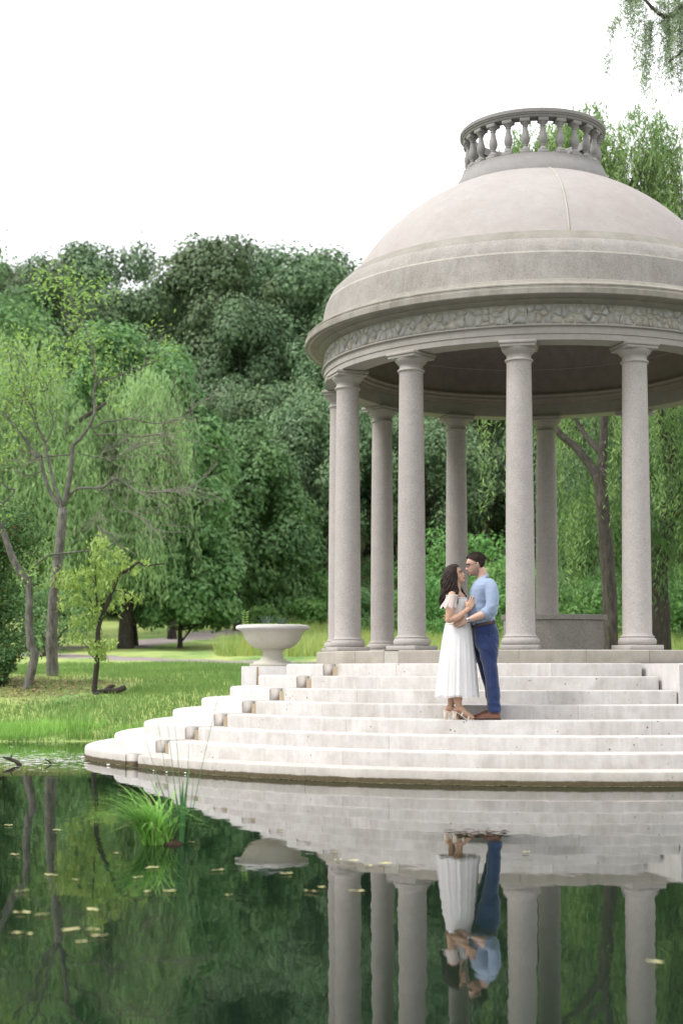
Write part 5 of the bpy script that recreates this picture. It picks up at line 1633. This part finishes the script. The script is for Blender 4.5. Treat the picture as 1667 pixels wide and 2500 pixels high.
def wr_shirt(p):
    z = p.z
    w = .0030 * mnoise.noise(Vector((p.x * 7, p.y * 7, p.z * 9)))
    w += .0085 * ridge(Vector((p.x * 7 + p.z * 5, p.y * 4, p.z * 9 - p.x * 7)), 1) * smooth01((1.45 - z) / .35)
    if z < 1.02: w += .0105 * ridge(Vector((p.x * 5, p.y * 6, p.z * 16 + p.x * 5))) * smooth01((1.02 - z) / .1)
    if p.y < -.16 and z < 1.25: w += .0130 * ridge(Vector((p.x * 7 + 4, p.y * 4, p.z * 15 + p.x * 9))) * smooth01((1.25 - z) / .15)
    return w - .003
shirt_o = fuse('shirt', shirt, .0065, M['shirt'], MAN, 3, .5, wr_shirt, OM)
mb = MB()
# rolled cuff, collar and the open neck
cu = [U3(1052, 1252, -.231), U3(1030, 1262, -.229), U3(1006, 1272, -.226), U3(990, 1278, -.225)]
mb.add(*tube(cu, [.0555, .059, .059, .0555], 18))
mb.obj('cuff', M['shirt'], shirt_o, True, None)
for ch in shirt_o.children: ch.location = (-OM[0], 0, 0)
def collar_ring():
    V, F = [], []
    n = 30
    xb, zb_c = U(1108, 484); xf, zf = U(846, 640)
    for k in range(n + 1):
        a = radians(-168 + 336 * k / n)           # 0 = back of the neck
        ca, sa = cos(a), sin(a)
        fr_ = (1 - ca) / 2                        # 0 at the back, 1 in front
        x = (xb + xf) / 2 + (xb - xf) / 2 * ca
        z = zb_c + (zf - zb_c) * fr_
        point = smooth01((abs(math.degrees(a)) - 95) / 60)
        V += [(x - .004 * ca, .072 * sa, z - .035), (x, .074 * sa, z), (x + .006 * ca, .082 * sa, z - .003), (x + .016 * ca - .010 * point, .098 * sa + .010 * point * math.copysign(1, sa), z - .036 - .024 * point)]
    for k in range(n):
        for q in range(3):
            F.append((k * 4 + q, k * 4 + q + 1, (k + 1) * 4 + q + 1, (k + 1) * 4 + q))
    return V, F
V, F = collar_ring()
co = obj('collar', V, F, M['shirt'], shirt_o, True, OM)
so = co.modifiers.new('t', 'SOLIDIFY'); so.thickness = .004
mb = MB()
for (bx, by) in ((868, 700), (845, 770)):
    x_, z_ = U(bx, by); mb.add(*tube([(x_ - .004, -.02, z_), (x_ - .009, -.023, z_)], [.006, .006], 8))
mb.obj('button', M['dress'], shirt_o, True, OM)
# trousers
tr = [slab([(szz(1720), sx(850), sx(1300), .150, 0), (szz(1640), sx(822), sx(1322), .165, 0), (szz(1560), sx(815), sx(1300), .165, 0), (szz(1480), sx(806), sx(1262), .158, 0), (szz(1400), sx(795), sx(1238), .152, 0)], 28, 2.3)]
def lz(y): return Lo(0, y)[1]
def lx(x): return Lo(x, 0)[0]
nearleg = [(lz(1270), lx(1085), lx(1328), .074), (lz(1150), lx(1078), lx(1332), .072), (lz(1000), lx(1070), lx(1326), .073), (lz(850), lx(1062), lx(1320), .076), (lz(600), lx(1030), lx(1300), .082), (lz(450), lx(1000), lx(1280), .088), (lz(300), lx(968), lx(1262), .094), (lz(100), lx(905), lx(1285), .104), (szz(1960) + .02, lx(868), lx(1300), .108), (szz(1760), sx(838), sx(1322), .096), (szz(1600), sx(840), sx(1300), .070), (szz(1520), sx(860), sx(1260), .05)]
tr.append(slab([(z, a, b, w, -.078) for z, a, b, w in nearleg], 26, 2.15))
farleg = [(lz(1280), lx(1120), lx(1300), .070), (lz(1000), lx(1080), lx(1290), .07), (lz(800), lx(1045), lx(1270), .074), (lz(550), lx(975), lx(1240), .082), (lz(300), lx(905), lx(1200), .092), (lz(100), lx(862), lx(1200), .102), (szz(1960) + .02, lx(848), lx(1220), .106), (szz(1700), sx(832), sx(1290), .085), (szz(1540), sx(860), sx(1250), .05)]
tr.append(slab([(z, a, b, w, .085) for z, a, b, w in farleg], 24, 2.15))
def wr_tr(p):
    w = .0025 * mnoise.noise(Vector((p.x * 8, p.y * 8, p.z * 6)))
    w += .006 * ridge(Vector((p.x * 5 + p.z * 3, p.y * 4, p.z * 5 - p.x * 4)))
    if p.z < .42: w += .012 * (1 - p.z / .42) * ridge(Vector((p.x * 5 + p.z * 5, p.y * 5, p.z * 10)))
    if .60 < p.z < .90: w += .006 * ridge(Vector((p.x * 9, p.y * 5, p.z * 11 + p.x * 12)))
    w += .005 * math.exp(-((p.x - (.03 - (p.z - .1) * .02)) / .012) ** 2) * (p.y < -.1) * (p.z < .6)
    return w - .004
tro = fuse('trousers', tr, .0065, M['trouser'], MAN, 9, .5, wr_tr, OM)
pk = [U3(1118, 1545, -.163), U3(1112, 1640, -.168), U3(1126, 1740, -.170)]
mb = MB(); mb.add(*tube(pk, [.0025, .003, .0025], 5)); mb.add(*tube([U3(1222, 1560, -.150), U3(1275, 1552, -.115)], [.0022, .0022], 5))
mb.obj('pocket', M['trouser'], tro, True, OM)
V, F = slab([(szz(1490), sx(786), sx(1258), .169, 0), (szz(1434), sx(780), sx(1254), .171, 0)], 40, 2.3)
V = [(x, y, z + (x - sx(1000)) * .20) for x, y, z in V]
obj('belt', V, F, M['belt'], MAN, True, OM)
mb = MB()
for (bx, dy_) in ((985, -.164), (1200, -.125), (860, -.145)):
    x_, z_ = U(bx, 1455); z_ += (x_ - sx(1000)) * .20
    mb.add(*box(x_ - .004, x_ + .004, dy_ - .003, dy_ + .01, z_ - .018, z_ + .020))
mb.obj('belt_loop', M['trouser'], tro, False, OM)
# shoes
def shoe(dx, dy):
    prof = [(lx(1322), .030, .085), (lx(1290), .036, .098), (lx(1230), .039, .105), (lx(1160), .040, .104), (lx(1080), .041, .086), (lx(1010), .044, .066), (lx(940), .047, .052), (lx(890), .043, .043), (lx(850), .032, .036), (lx(828), .016, .030)]
    V, F = [], []
    n = 20
    for (x, w, top) in prof:
        for k in range(n):
            a = 2 * pi * k / n
            sa, ca = sin(a), cos(a)
            z = .014 + (top - .014) * (max(0, sa) ** .75)
            V.append((x + dx, dy + w * math.copysign(abs(ca) ** .7, ca) * (1 - .35 * max(0, sa) ** 2), z))
    for i in range(len(prof) - 1):
        for k in range(n):
            k2 = (k + 1) % n
            F.append((i * n + k, i * n + k2, (i + 1) * n + k2, (i + 1) * n + k))
    F.append(tuple(range(n - 1, -1, -1))); F.append(tuple((len(prof) - 1) * n + k for k in range(n)))
    so_ = obj('shoe', V, F, M['shoe'], MAN, True, OM)
    m_ = so_.modifiers.new('s', 'SUBSURF'); m_.levels = 1; m_.render_levels = 1
    V, F = [], []
    n = len(prof)
    for z in (0.0, .015):
        for (x, w, t) in prof: V.append((x + dx, dy + w * 1.09, z + (.008 if (x < lx(930)) and z == 0 else 0)))
        for (x, w, t) in reversed(prof): V.append((x + dx, dy - w * 1.09, z + (.008 if (x < lx(930)) and z == 0 else 0)))
    N = 2 * n
    F = [tuple(range(N - 1, -1, -1)), tuple(N + k for k in range(N))] + [(k, (k + 1) % N, N + (k + 1) % N, N + k) for k in range(N)]
    obj('sole', V, F, M['sole'], so_, False, OM)
    mb = MB()
    for q in range(4):
        x_, z_ = Lo(1115 - q * 28, 1232 + q * 15)
        mb.add(*tube([(x_ + dx, dy - .022, z_ - .008), (x_ + dx, dy, z_ + .004), (x_ + dx, dy + .022, z_ - .008)], [.0028] * 3, 5))
    mb.obj('lace', M['belt'], so_, True, OM)
shoe(0, -.085); shoe(-.03, .085)
# watch
wv = Vector(U3(700, 1392, -.196))
ax = (Vector(tuple(el)) - Vector(tuple(wr))).normalized()
mb = MB(); mb.add(*tube([tuple(wv - ax * .010), tuple(wv + ax * .010)], [.0305, .0305], 20))
wt = mb.obj('watch', M['frame_dark'], MAN, True, OM)
fc = wv + Vector((.0, -.030, .002))
mb = MB(); mb.add(*tube([tuple(fc + Vector((0, .004, 0))), tuple(fc - Vector((0, .009, .001)))], [.0225, .0215], 24)); mb.obj('watch_case', M['steel'], wt, False, OM)
mb = MB(); mb.add(*tube([tuple(fc - Vector((0, .008, 0))), tuple(fc - Vector((0, .0125, .001)))], [.0165, .0165], 24)); mb.obj('dial', M['dial'], wt, False, OM)
# hair, stubble, brows, eyes, spectacles
def cap_hair(L, H, tb, mat, parent, off, lock=None, seed=0, n=26):
    V, F = [], []
    rr = random.Random(seed)
    for (v, a0, a1, fr, bk, w) in tb:         # a0..a1: half-angle from the back that the hair covers
        for k in range(n + 1):
            a = radians(180 - a0 + (2 * a0) * k / n)
            ca, sa = cos(a), sin(a)
            x = fr * ca if ca > 0 else -bk * ca
            j = 1 + rr.uniform(-.03, .03)
            V.append(L(x * j, w * sa * j, v + rr.uniform(-.008, .008)))
    m = len(tb)
    for i in range(m - 1):
        for k in range(n):
            F.append((i * (n + 1) + k, i * (n + 1) + k + 1, (i + 1) * (n + 1) + k + 1, (i + 1) * (n + 1) + k))
    o = obj('hair', V, F, mat, parent, True, off)
    s = o.modifiers.new('t', 'SOLIDIFY'); s.thickness = .012 * H / .2; s.offset = 0
    s2 = o.modifiers.new('s', 'SUBSURF'); s2.levels = 1; s2.render_levels = 1
    return o
tbm = [(.17, 30, 0, .3, -.17, .235), (.26, 46, 0, .3, -.30, .275), (.36, 64, 0, .36, -.41, .305), (.46, 72, 0, .40, -.475, .328), (.54, 78, 0, .42, -.50, .338), (.60, 92, 0, .43, -.52, .342), (.66, 98, 0, .43, -.525, .346), (.72, 106, 0, .43, -.525, .346), (.78, 118, 0, .415, -.51, .340), (.85, 140, 0, .385, -.475, .318), (.92, 168, 0, .335, -.42, .282), (.98, 180, 0, .285, -.34, .225), (1.03, 180, 0, .19, -.22, .15), (1.05, 180, 0, .05, -.08, .05)]
hm = cap_hair(LM, HM, [(a, b, c, d, e, f_) for a, b, c, d, e, f_ in tbm], M['hair_m'], MAN, OM, seed=4)
# short tufts that break the outline of the hair
mb = MB(); rh = random.Random(8)
for i in range(420):
    v = rh.uniform(.62, 1.06); a = radians(180 + rh.uniform(-150, 150) * (1 if v > .9 else .55))
    rr_ = np.interp(v, [.6, .72, .85, .93, 1.0, 1.06], [1, 1, .92, .80, .62, .3])
    x = (.42 if cos(a) > 0 else .525) * cos(a) * rr_; y = .346 * sin(a) * rr_
    p0 = Vector(LM(x, y, v)); p1 = Vector(LM(x * 1.03 + rh.uniform(-.09, .02), y * 1.04 + rh.uniform(-.03, .03), v + rh.uniform(-.02, .035)))
    mb.add(*tube([tuple(p0), tuple((p0 + p1) / 2 + Vector((0, 0, .002))), tuple(p1)], [.004, .0034, .001], 4))
for i in range(260):
    v = rh.uniform(.90, 1.05); a = radians(rh.uniform(-180, 180))
    rr_ = np.interp(v, [.88, .93, 1.0, 1.06], [.86, .78, .60, .28])
    x = (.40 if cos(a) > 0 else .50) * cos(a) * rr_; y = .33 * sin(a) * rr_
    p0 = Vector(LM(x, y, v - .01)); p1 = Vector(LM(x - rh.uniform(-.02, .08), y + rh.uniform(-.05, .05), v + rh.uniform(.02, .075)))
    mb.add(*tube([tuple(p0), tuple((p0 + p1) / 2 + Vector((0, 0, .003))), tuple(p1)], [.0045, .0038, .001], 4))
mb.obj('hair_tufts', M['hair_m'], hm, True, OM)
def face_bits(L, H, parent, off, lipmat, brow_w=.012, fem=False):
    ex = .335
    for q in (1, -1):
        mb = MB(); mb.add(*capsule([L(ex, q * .155, .485), L(ex + .012, q * .115, .487)], [.027 * H, .027 * H], 8))
        e = mb.obj('eye', M['eyew'], parent, True, off)
        mb = MB(); mb.add(*capsule([L(ex + .020, q * .155, .483), L(ex + .022, q * .140, .483)], [.024 * H, .024 * H], 8)); mb.obj('iris', M['eye'], e, True, off)
        mb = MB(); mb.add(*tube([L(ex - .02, q * .21, .503), L(ex + .022, q * .16, .525), L(ex + .035, q * .10, .505)], [.006 * H, .012 * H if fem else .008 * H, .005 * H], 6)); mb.obj('eyelash', M['brow'], e, True, off)
        mb = MB(); mb.add(*tube([L(.30, q * .25, .575), L(.375, q * .17, .60), L(.415, q * .08, .580)], [brow_w * .5 * H / .2, brow_w * H / .2 * .7, brow_w * .6 * H / .2], 6))
        mb.obj('eyebrow', M['brow'], parent, True, off)
    mb = MB()
    mb.add(*tube([L(.335, -.115, .225), L(.40, -.06, .232), L(.445, 0, .240), L(.40, .06, .232), L(.335, .115, .225)], [.006 * H, .018 * H, .024 * H, .018 * H, .006 * H], 7))
    mb.add(*tube([L(.335, -.112, .215), L(.40, -.05, .190), L(.438, 0, .186), L(.40, .05, .190), L(.335, .112, .215)], [.006 * H, .020 * H, .027 * H, .020 * H, .006 * H], 7))
    mb.obj('lips', lipmat, parent, True, off)
face_bits(LM, HM, MAN, OM, M['lip_m'], .0075)
# stubble: thin shell over jaw, chin and upper lip
V, F = [], []
n = 22
st = [(-.03, .29, .05, .13), (.04, .395, .02, .185), (.10, .415, .0, .222), (.16, .403, -.02, .245), (.20, .40, -.03, .262), (.27, .36, -.03, .281), (.36, .23, -.02, .303), (.46, .08, -.02, .326)]
for (v, fr, bk, w) in st:
    for k in range(n + 1):
        a = radians(-96 + 192 * k / n)
        lim = 1.0
        V.append(LM(bk + (fr - bk) * max(0, cos(a)) ** .95, w * 1.012 * math.copysign(abs(sin(a)) ** .95, sin(a)), v))
m = len(st)
for i in range(m - 1):
    for k in range(n):
        if i >= 4:
            aa = abs(-96 + 192 * (k + .5) / n)
            if aa < (30, 62, 74)[i - 4]: continue
        F.append((i * (n + 1) + k, i * (n + 1) + k + 1, (i + 1) * (n + 1) + k + 1, (i + 1) * (n + 1) + k))
obj('stubble', V, F, M['beard'], MAN, True, OM)
mb = MB()
for q in (1, -1):
    c = Vector(LM(.43, q * .155, .475))
    fr_ = []
    for k in range(17):
        a = 2 * pi * k / 16
        fr_.append(LM(.43 - .05 * abs(cos(a)) * (1 if cos(a) * q > 0 else .1), q * .155 + .115 * cos(a), .475 + .085 * sin(a)))
    mb.add(*tube(fr_, [.0017] * 17, 5, caps=False))
    mb.add(*tube([LM(.39, q * .272, .50), LM(.25, q * .315, .515), LM(-.02, q * .350, .535), LM(-.08, q * .35, .50)], [.0022, .0020, .0020, .0018], 5))
mb.add(*tube([LM(.43, .04, .485), LM(.445, 0, .495), LM(.43, -.04, .485)], [.0017] * 3, 5))
mb.obj('spectacles', M['frame_dark'], MAN, True, OM)

# ============ woman
WOM = empty('person', (FX - .30, FY, FZ), 0, 'woman with long dark wavy hair in a white midi dress, facing right', 'person')
OW = (-.30, 0, 0)
tilt = radians(17); yaw = radians(14)
fw = Vector((cos(tilt) * cos(yaw), -sin(yaw), sin(tilt)))
HW = .205
oh = U(533, 688)
hp, LW = head_parts((oh[0], 0.0, oh[1]), fw, near, HW, True)
body = list(hp)
body.append(capsule([U3(500, 600, .0), U3(500, 720, .0), U3(490, 830, .0)], [.048, .050, .060], 14))
body.append(slab([(szz(1480), sx(330), sx(775), .13, 0), (szz(1380), sx(360), sx(735), .118, 0), (szz(1250), sx(370), sx(722), .120, 0), (szz(1100), sx(350), sx(728), .130, 0), (szz(1000), sx(345), sx(712), .138, 0), (szz(930), sx(345), sx(680), .150, 0), (szz(870), sx(370), sx(630), .148, 0), (szz(820), sx(420), sx(580), .10, 0)], 24))
body.append(slab([(szz(1480) - .30, sx(340), sx(770), .15, 0), (szz(1480), sx(330), sx(775), .13, 0)], 20))
sh = np.array(U3(400, 905, -.150)); el = np.array(U3(335, 1385, -.205)); wr = np.array(U3(700, 1185, -.185))
body.append(capsule([tuple(sh), U3(368, 1060, -.185), U3(355, 1240, -.205), tuple(el)], [.050, .052, .048, .040], 14))
body.append(capsule([tuple(el), U3(470, 1350, -.212), U3(590, 1270, -.205), tuple(wr)], [.041, .040, .033, .025], 14))
hd = Vector(U3(850, 915, -.150)) - Vector(tuple(wr))
body += hand(tuple(wr), tuple(hd), (.25, -1, .15), (-1, -.2, .6), .97, .06, .16)
sh2 = np.array(U3(440, 905, .150)); el2 = np.array(U3(560, 1320, .21)); wr2 = np.array(U3(820, 1180, .19))
body.append(capsule([tuple(sh2), U3(480, 1100, .2), tuple(el2)], [.048, .046, .038], 12))
body.append(capsule([tuple(el2), tuple((el2 + wr2) / 2), tuple(wr2)], [.039, .034, .024], 12))
body += hand(tuple(wr2), tuple(Vector(U3(980, 1000, .20)) - Vector(tuple(wr2))), (.2, 1, .1), (-1, .1, .6), .95, .1)
def wleg(kn, an_top, an, heel, toe, y_):
    body.append(capsule([(kn[0], y_, .80), (kn[0], y_, .48), Lo3(*an_top, y_), Lo3(*an, y_)], [.085, .056, .050, .030], 14))
    body.append(capsule([Lo3(*an, y_), Lo3(*heel, y_)], [.031, .027], 12))
    mid = ((heel[0] + toe[0]) / 2 + 10, (heel[1] + toe[1]) / 2 - 8)
    body.append(capsule([Lo3(*heel, y_), Lo3(an[0] + 20, an[1] + 40, y_), Lo3(*mid, y_), Lo3(toe[0] - 40, toe[1] - 4, y_)], [.026, .036, .033, .026], 14))
    for q in range(5):
        yy = y_ + (-.026 + .013 * q)
        sgn = q / 4
        body.append(capsule([Lo3(toe[0] - 60, toe[1] - 2, yy), Lo3(toe[0] - 16 - 24 * sgn, toe[1] - 2, yy), Lo3(toe[0] - 2 - 30 * sgn, toe[1] + 2, yy)], [.011, .0095, .008], 8, 3))
wleg(Lo(520, 700), (515, 980), (545, 1150), (475, 1215), (832, 1368), -.055)
wleg(Lo(450, 700), (425, 980), (390, 1150), (325, 1205), (640, 1368), .055)
wbody = fuse('body', body, .0055, M['skin_f'], WOM, 3, .5, offset=OW)
face_bits(LW, HW, WOM, OW, M['lip'], .0062, True)
# dress: bodice, pleated skirt, sheer overlay, flutter sleeves
bod = [slab([(szz(1470), sx(298), sx(788), .140, 0), (szz(1400), sx(338), sx(752), .126, 0), (szz(1300), sx(352), sx(735), .126, 0), (szz(1180), sx(345), sx(740), .134, 0), (szz(1080), sx(335), sx(748), .142, 0), (szz(1020), sx(332), sx(736), .146, 0), (szz(972), sx(335), sx(722), .150, 0)], 30, 2.3)]
dress = fuse('dress', bod, .006, M['dress'], WOM, 2, .5, lambda p: .002 * mnoise.noise(Vector((p.x * 30, p.y * 30, p.z * 10))), OW)
def skirt(grow, amp, seed, z_hem, name, mat, nseg=132):
    V, F = [], []
    rr = random.Random(seed); ph = [rr.uniform(0, 6.28) for _ in range(5)]
    prof = [(szz(1455), sx(296), sx(790), .142), (szz(1480), sx(284), sx(794), .150), (szz(1600), sx(258), sx(815), .168), (szz(1800), sx(226), sx(838), .190), (szz(1960), sx(206), sx(852), .205), (lz(200), sx(185), sx(868), .222), (lz(450), sx(158), sx(884), .238), (lz(700), sx(134), sx(900), .252), (lz(860), sx(118), sx(912), .262), (z_hem, sx(104), sx(922), .268)]
    for (z, x0, x1, w) in prof:
        t = (szz(1455) - z) / (szz(1455) - lz(970))
        cx, rx = (x0 + x1) / 2, (x1 - x0) / 2
        for k in range(nseg):
            a = 2 * pi * k / nseg
            f = 1 + grow * t + amp * (t ** .7) * (.5 * sin(19 * a + ph[0]) + .32 * sin(31 * a + ph[1] + t) + .35 * sin(11 * a + ph[2] - t * .6)) / 1.0
            V.append((cx + rx * cos(a) * f, w * sin(a) * f, z + (.006 * sin(7 * a + ph[3]) if z == z_hem else 0)))
    m = len(prof)
    for i in range(m - 1):
        for k in range(nseg):
            k2 = (k + 1) % nseg
            F.append((i * nseg + k, i * nseg + k2, (i + 1) * nseg + k2, (i + 1) * nseg + k))
    o = obj(name, V, F, mat, WOM, True, OW)
    s = o.modifiers.new('s', 'SUBSURF'); s.levels = 1; s.render_levels = 1
    return o
skirt(-.07, .050, 2, lz(940), 'skirt', M['dress'])
skirt(.02, .055, 2, lz(975), 'skirt_overlay', M['tulle'])
V, F = slab([(szz(1470), sx(292), sx(792), .143, 0), (szz(1440), sx(300), sx(782), .140, 0)], 30, 2.3)
obj('waistband', V, F, M['dress'], WOM, True, OW)
def sleeve(sgn, x0, x1, xb0, xb1, name):
    V, F = [], []
    n = 40
    prof = [(945, 0.0), (985, .12), (1040, .4), (1090, .7), (1130, .9), (1158, 1.0)]
    for (y, t) in prof:
        for k in range(n + 1):
            a = radians(-100 + 200 * k / n) - pi / 2 * 1
            xx0, xx1 = x0 + (xb0 - x0) * t, x1 + (xb1 - x1) * t
            cx, rx = (sx(xx0) + sx(xx1)) / 2, (sx(xx1) - sx(xx0)) / 2
            ripple = 1 + .10 * t * sin(9 * a + 1) + .06 * t * sin(15 * a)
            V.append((cx + rx * cos(a) * ripple, sgn * (.165 + (.090 + .035 * t) * -sin(a) * ripple * .8), szz(y - (22 if t < .1 else 0) * (1 if True else 0)) - .012 * t * sin(9 * a + 1)))
    m = len(prof)
    for i in range(m - 1):
        for k in range(n):
            F.append((i * (n + 1) + k, i * (n + 1) + k + 1, (i + 1) * (n + 1) + k + 1, (i + 1) * (n + 1) + k))
    o = obj(name, V, F, M['chiffon'], WOM, True, OW)
    s = o.modifiers.new('s', 'SUBSURF'); s.levels = 1; s.render_levels = 1
    mb = MB()
    mb.add(*tube([V[k] for k in range(n + 1)], [.004] * (n + 1), 6)); mb.obj('sleeve_band', M['dress'], o, True, OW)
    return o
sleeve(-1, 285, 512, 172, 490, 'sleeve')
sleeve(1, 520, 660, 520, 690, 'sleeve')
mb = MB()
nl_ = [(sx(335) + (sx(722) - sx(335)) * (.5 - .5 * cos(a)), -.151 * sin(a), szz(966)) for a in np.linspace(0, 2 * pi, 41)]
mb.add(*tube(nl_, [.0055] * 41, 6)); mb.obj('neckline_trim', M['dress'], dress, True, OW)
# hair: a cap and long wavy locks
tbf = [(.30, 70, 0, .3, -.42, .33), (.42, 84, 0, .34, -.52, .375), (.54, 92, 0, .38, -.56, .39), (.64, 98, 0, .40, -.58, .39), (.74, 112, 0, .40, -.575, .375), (.82, 135, 0, .385, -.545, .35), (.89, 160, 0, .34, -.49, .31), (.96, 180, 0, .27, -.41, .25), (1.03, 180, 0, .17, -.27, .165), (1.06, 180, 0, .04, -.10, .05)]
hf = cap_hair(LW, HW, tbf, M['hair_f'], WOM, OW, seed=6)
mb = MB(); rh = random.Random(14)
def lock(P, r, wav=.012, ph=0.0, fr=4.0):
    S = spline(P, 7)
    Q = []
    for i, p in enumerate(S):
        t = i / (len(S) - 1)
        w = wav * min(1, t * 1.6)
        Q.append(p + np.array([sin(t * fr * 6.28 + ph) * w, cos(t * fr * 6.28 + ph) * w * .8, 0]))
    mb.add(*tube(Q, [r * (.55 + .6 * sin(pi * min(1, .15 + .75 * i / (len(S) - 1)))) * (1 if i < len(S) - 3 else (.75, .5, .2)[i - len(S) + 3]) for i in range(len(S))], 7))
for i in range(240):                       # back and near side
    t = (i % 60) / 59
    xs_ = 260 + 250 * t + rh.uniform(-12, 12)
    d0 = -.06 - .055 * sin(pi * t) + rh.uniform(-.01, .01)
    x_end = 195 + 270 * t ** 1.2 + rh.uniform(-22, 22)
    y_end = 985 + 130 * rh.random() + (25 if t > .7 else 0)
    dd_ = -.135 - .045 * t + rh.uniform(-.02, .01)
    lock([U3(385 + 125 * t, 340 + 40 * t, d0 * .5 - .01), U3(300 + 190 * t, 430 + 30 * t, d0 * 1.05), U3(xs_ - 20, 600, d0 - .022), U3((xs_ + x_end) / 2, 800, (d0 + dd_) / 2 - .02), U3(x_end, y_end, dd_)], rh.uniform(.0032, .0065), rh.uniform(.010, .022), rh.uniform(0, 6), rh.uniform(1.6, 2.8))
for i in range(130):                       # behind the head and down her back
    t = (i % 35) / 34
    x_end = 185 + 120 * t + rh.uniform(-15, 15)
    lock([U3(270 + 60 * t, 430, -.03 + .10 * t), U3(235 + 40 * t, 640, -.05 + .13 * t), U3(220 + 50 * t, 830, -.07 + .15 * t), U3(x_end, 1000 + 220 * rh.random() * (1 - .5 * t), -.09 + .17 * t)], rh.uniform(.004, .0075), rh.uniform(.006, .012), rh.uniform(0, 6), 2.2)
for i in range(16):                        # loose locks before the near shoulder
    x_end = 470 + rh.uniform(-30, 35)
    lock([U3(505, 480, -.075), U3(470 + rh.uniform(-25, 20), 660, -.105), U3(440 + rh.uniform(-35, 35), 860, -.150), U3(x_end, 1010 + 110 * rh.random(), -.212)], .0055, .013, rh.uniform(0, 6), 2.4)
for i in range(14):                       # the far side, in front of her other shoulder
    x_end = 690 + rh.uniform(-35, 35)
    lock([U3(520, 560, .06), U3(570 + rh.uniform(-10, 10), 720, .085), U3(630 + rh.uniform(-20, 20), 850, .105), U3(x_end, 930 + 60 * rh.random(), .10)], .011, .010, rh.uniform(0, 6), 2.0)
mb.obj('locks', M['hair_f'], hf, True, OW)
# sandals with block heels and braided straps
def sandal(heel, toe, y_):
    hx0, hx1 = heel[0] - 62, heel[0] + 8
    mb = MB()
    (xa, zt_) = Lo(hx0, heel[1] + 22); (xb, _) = Lo(hx1, heel[1] + 22)
    V = [(xa + .002, y_ - .024, 0), (xb - .004, y_ - .024, 0), (xb - .004, y_ + .024, 0), (xa + .002, y_ + .024, 0), (xa - .001, y_ - .029, zt_), (xb + .006, y_ - .029, zt_ - .012), (xb + .006, y_ + .029, zt_ - .012), (xa - .001, y_ + .029, zt_)]
    mb.add(V, [(0, 3, 2, 1), (4, 5, 6, 7), (0, 1, 5, 4), (1, 2, 6, 5), (2, 3, 7, 6), (3, 0, 4, 7)])
    sd_ = mb.obj('sandal', M['nude'], WOM, False, OW); bevelled(sd_, .003)
    pts = [Lo(hx0 - 2, heel[1] + 16), Lo(heel[0] + 20, heel[1] + 40), Lo(heel[0] + 110, toe[1] - 55), Lo(toe[0] - 170, toe[1] + 8), Lo(toe[0] - 90, toe[1] + 24), Lo(toe[0] + 12, toe[1] + 26)]
    S = spline([(a, y_, b) for a, b in pts], 4)
    V, F = [], []
    for i, p in enumerate(S):
        t = i / (len(S) - 1); w = .029 + .012 * t - (.012 if t > .95 else 0)
        z0_ = max(.0015, p[2] - .010)
        V += [(p[0], y_ - w, z0_), (p[0], y_ + w, z0_), (p[0], y_ + w, p[2]), (p[0], y_ - w, p[2])]
    for i in range(len(S) - 1):
        for q in range(4): F.append((4 * i + q, 4 * i + (q + 1) % 4, 4 * i + 4 + (q + 1) % 4, 4 * i + 4 + q))
    F += [(3, 2, 1, 0), tuple(4 * (len(S) - 1) + q for q in range(4))]
    obj('sole', V, F, M['nude'], sd_, True, OW)
    for (c0, r) in (((toe[0] - 235, toe[1] - 92), .043), ((toe[0] - 118, toe[1] - 8), .041)):
        mb = MB()
        cx_, cz_ = Lo(*c0)
        for ph in (0, 2.1, 4.2):
            Pp = []
            for k in range(19):
                a = radians(-20 + 220 * k / 18)
                Pp.append((cx_ + .004 + .006 * sin(k * 1.25 + ph) + .014 * sin(a) - .008, y_ - cos(a) * r * 1.02, cz_ - .016 + sin(a) * r * .86 + .004 * cos(k * 1.25 + ph)))
            mb.add(*tube(Pp, [.0065] * 19, 6))
        mb.obj('strap', M['nude'], sd_, True, OW)
sandal((475, 1215), (832, 1368), -.055)
sandal((325, 1205), (640, 1368), .055)
mb = MB(); c = Vector(tuple(wr)); ax = (Vector(tuple(wr)) - Vector(U3(590, 1270, -.205))).normalized(); p1 = ax.orthogonal().normalized(); p2 = ax.cross(p1)
cc = Vector(U3(625, 1235, -.200))
mb.add(*tube([tuple(cc + (p1 * cos(t) + p2 * sin(t)) * .0315) for t in np.linspace(0, 2 * pi, 25)], [.0013] * 25, 5)); mb.obj('bracelet', plain('gold', (0.55, 0.36, 0.12), .3, .5, .9), WOM, True, OW)
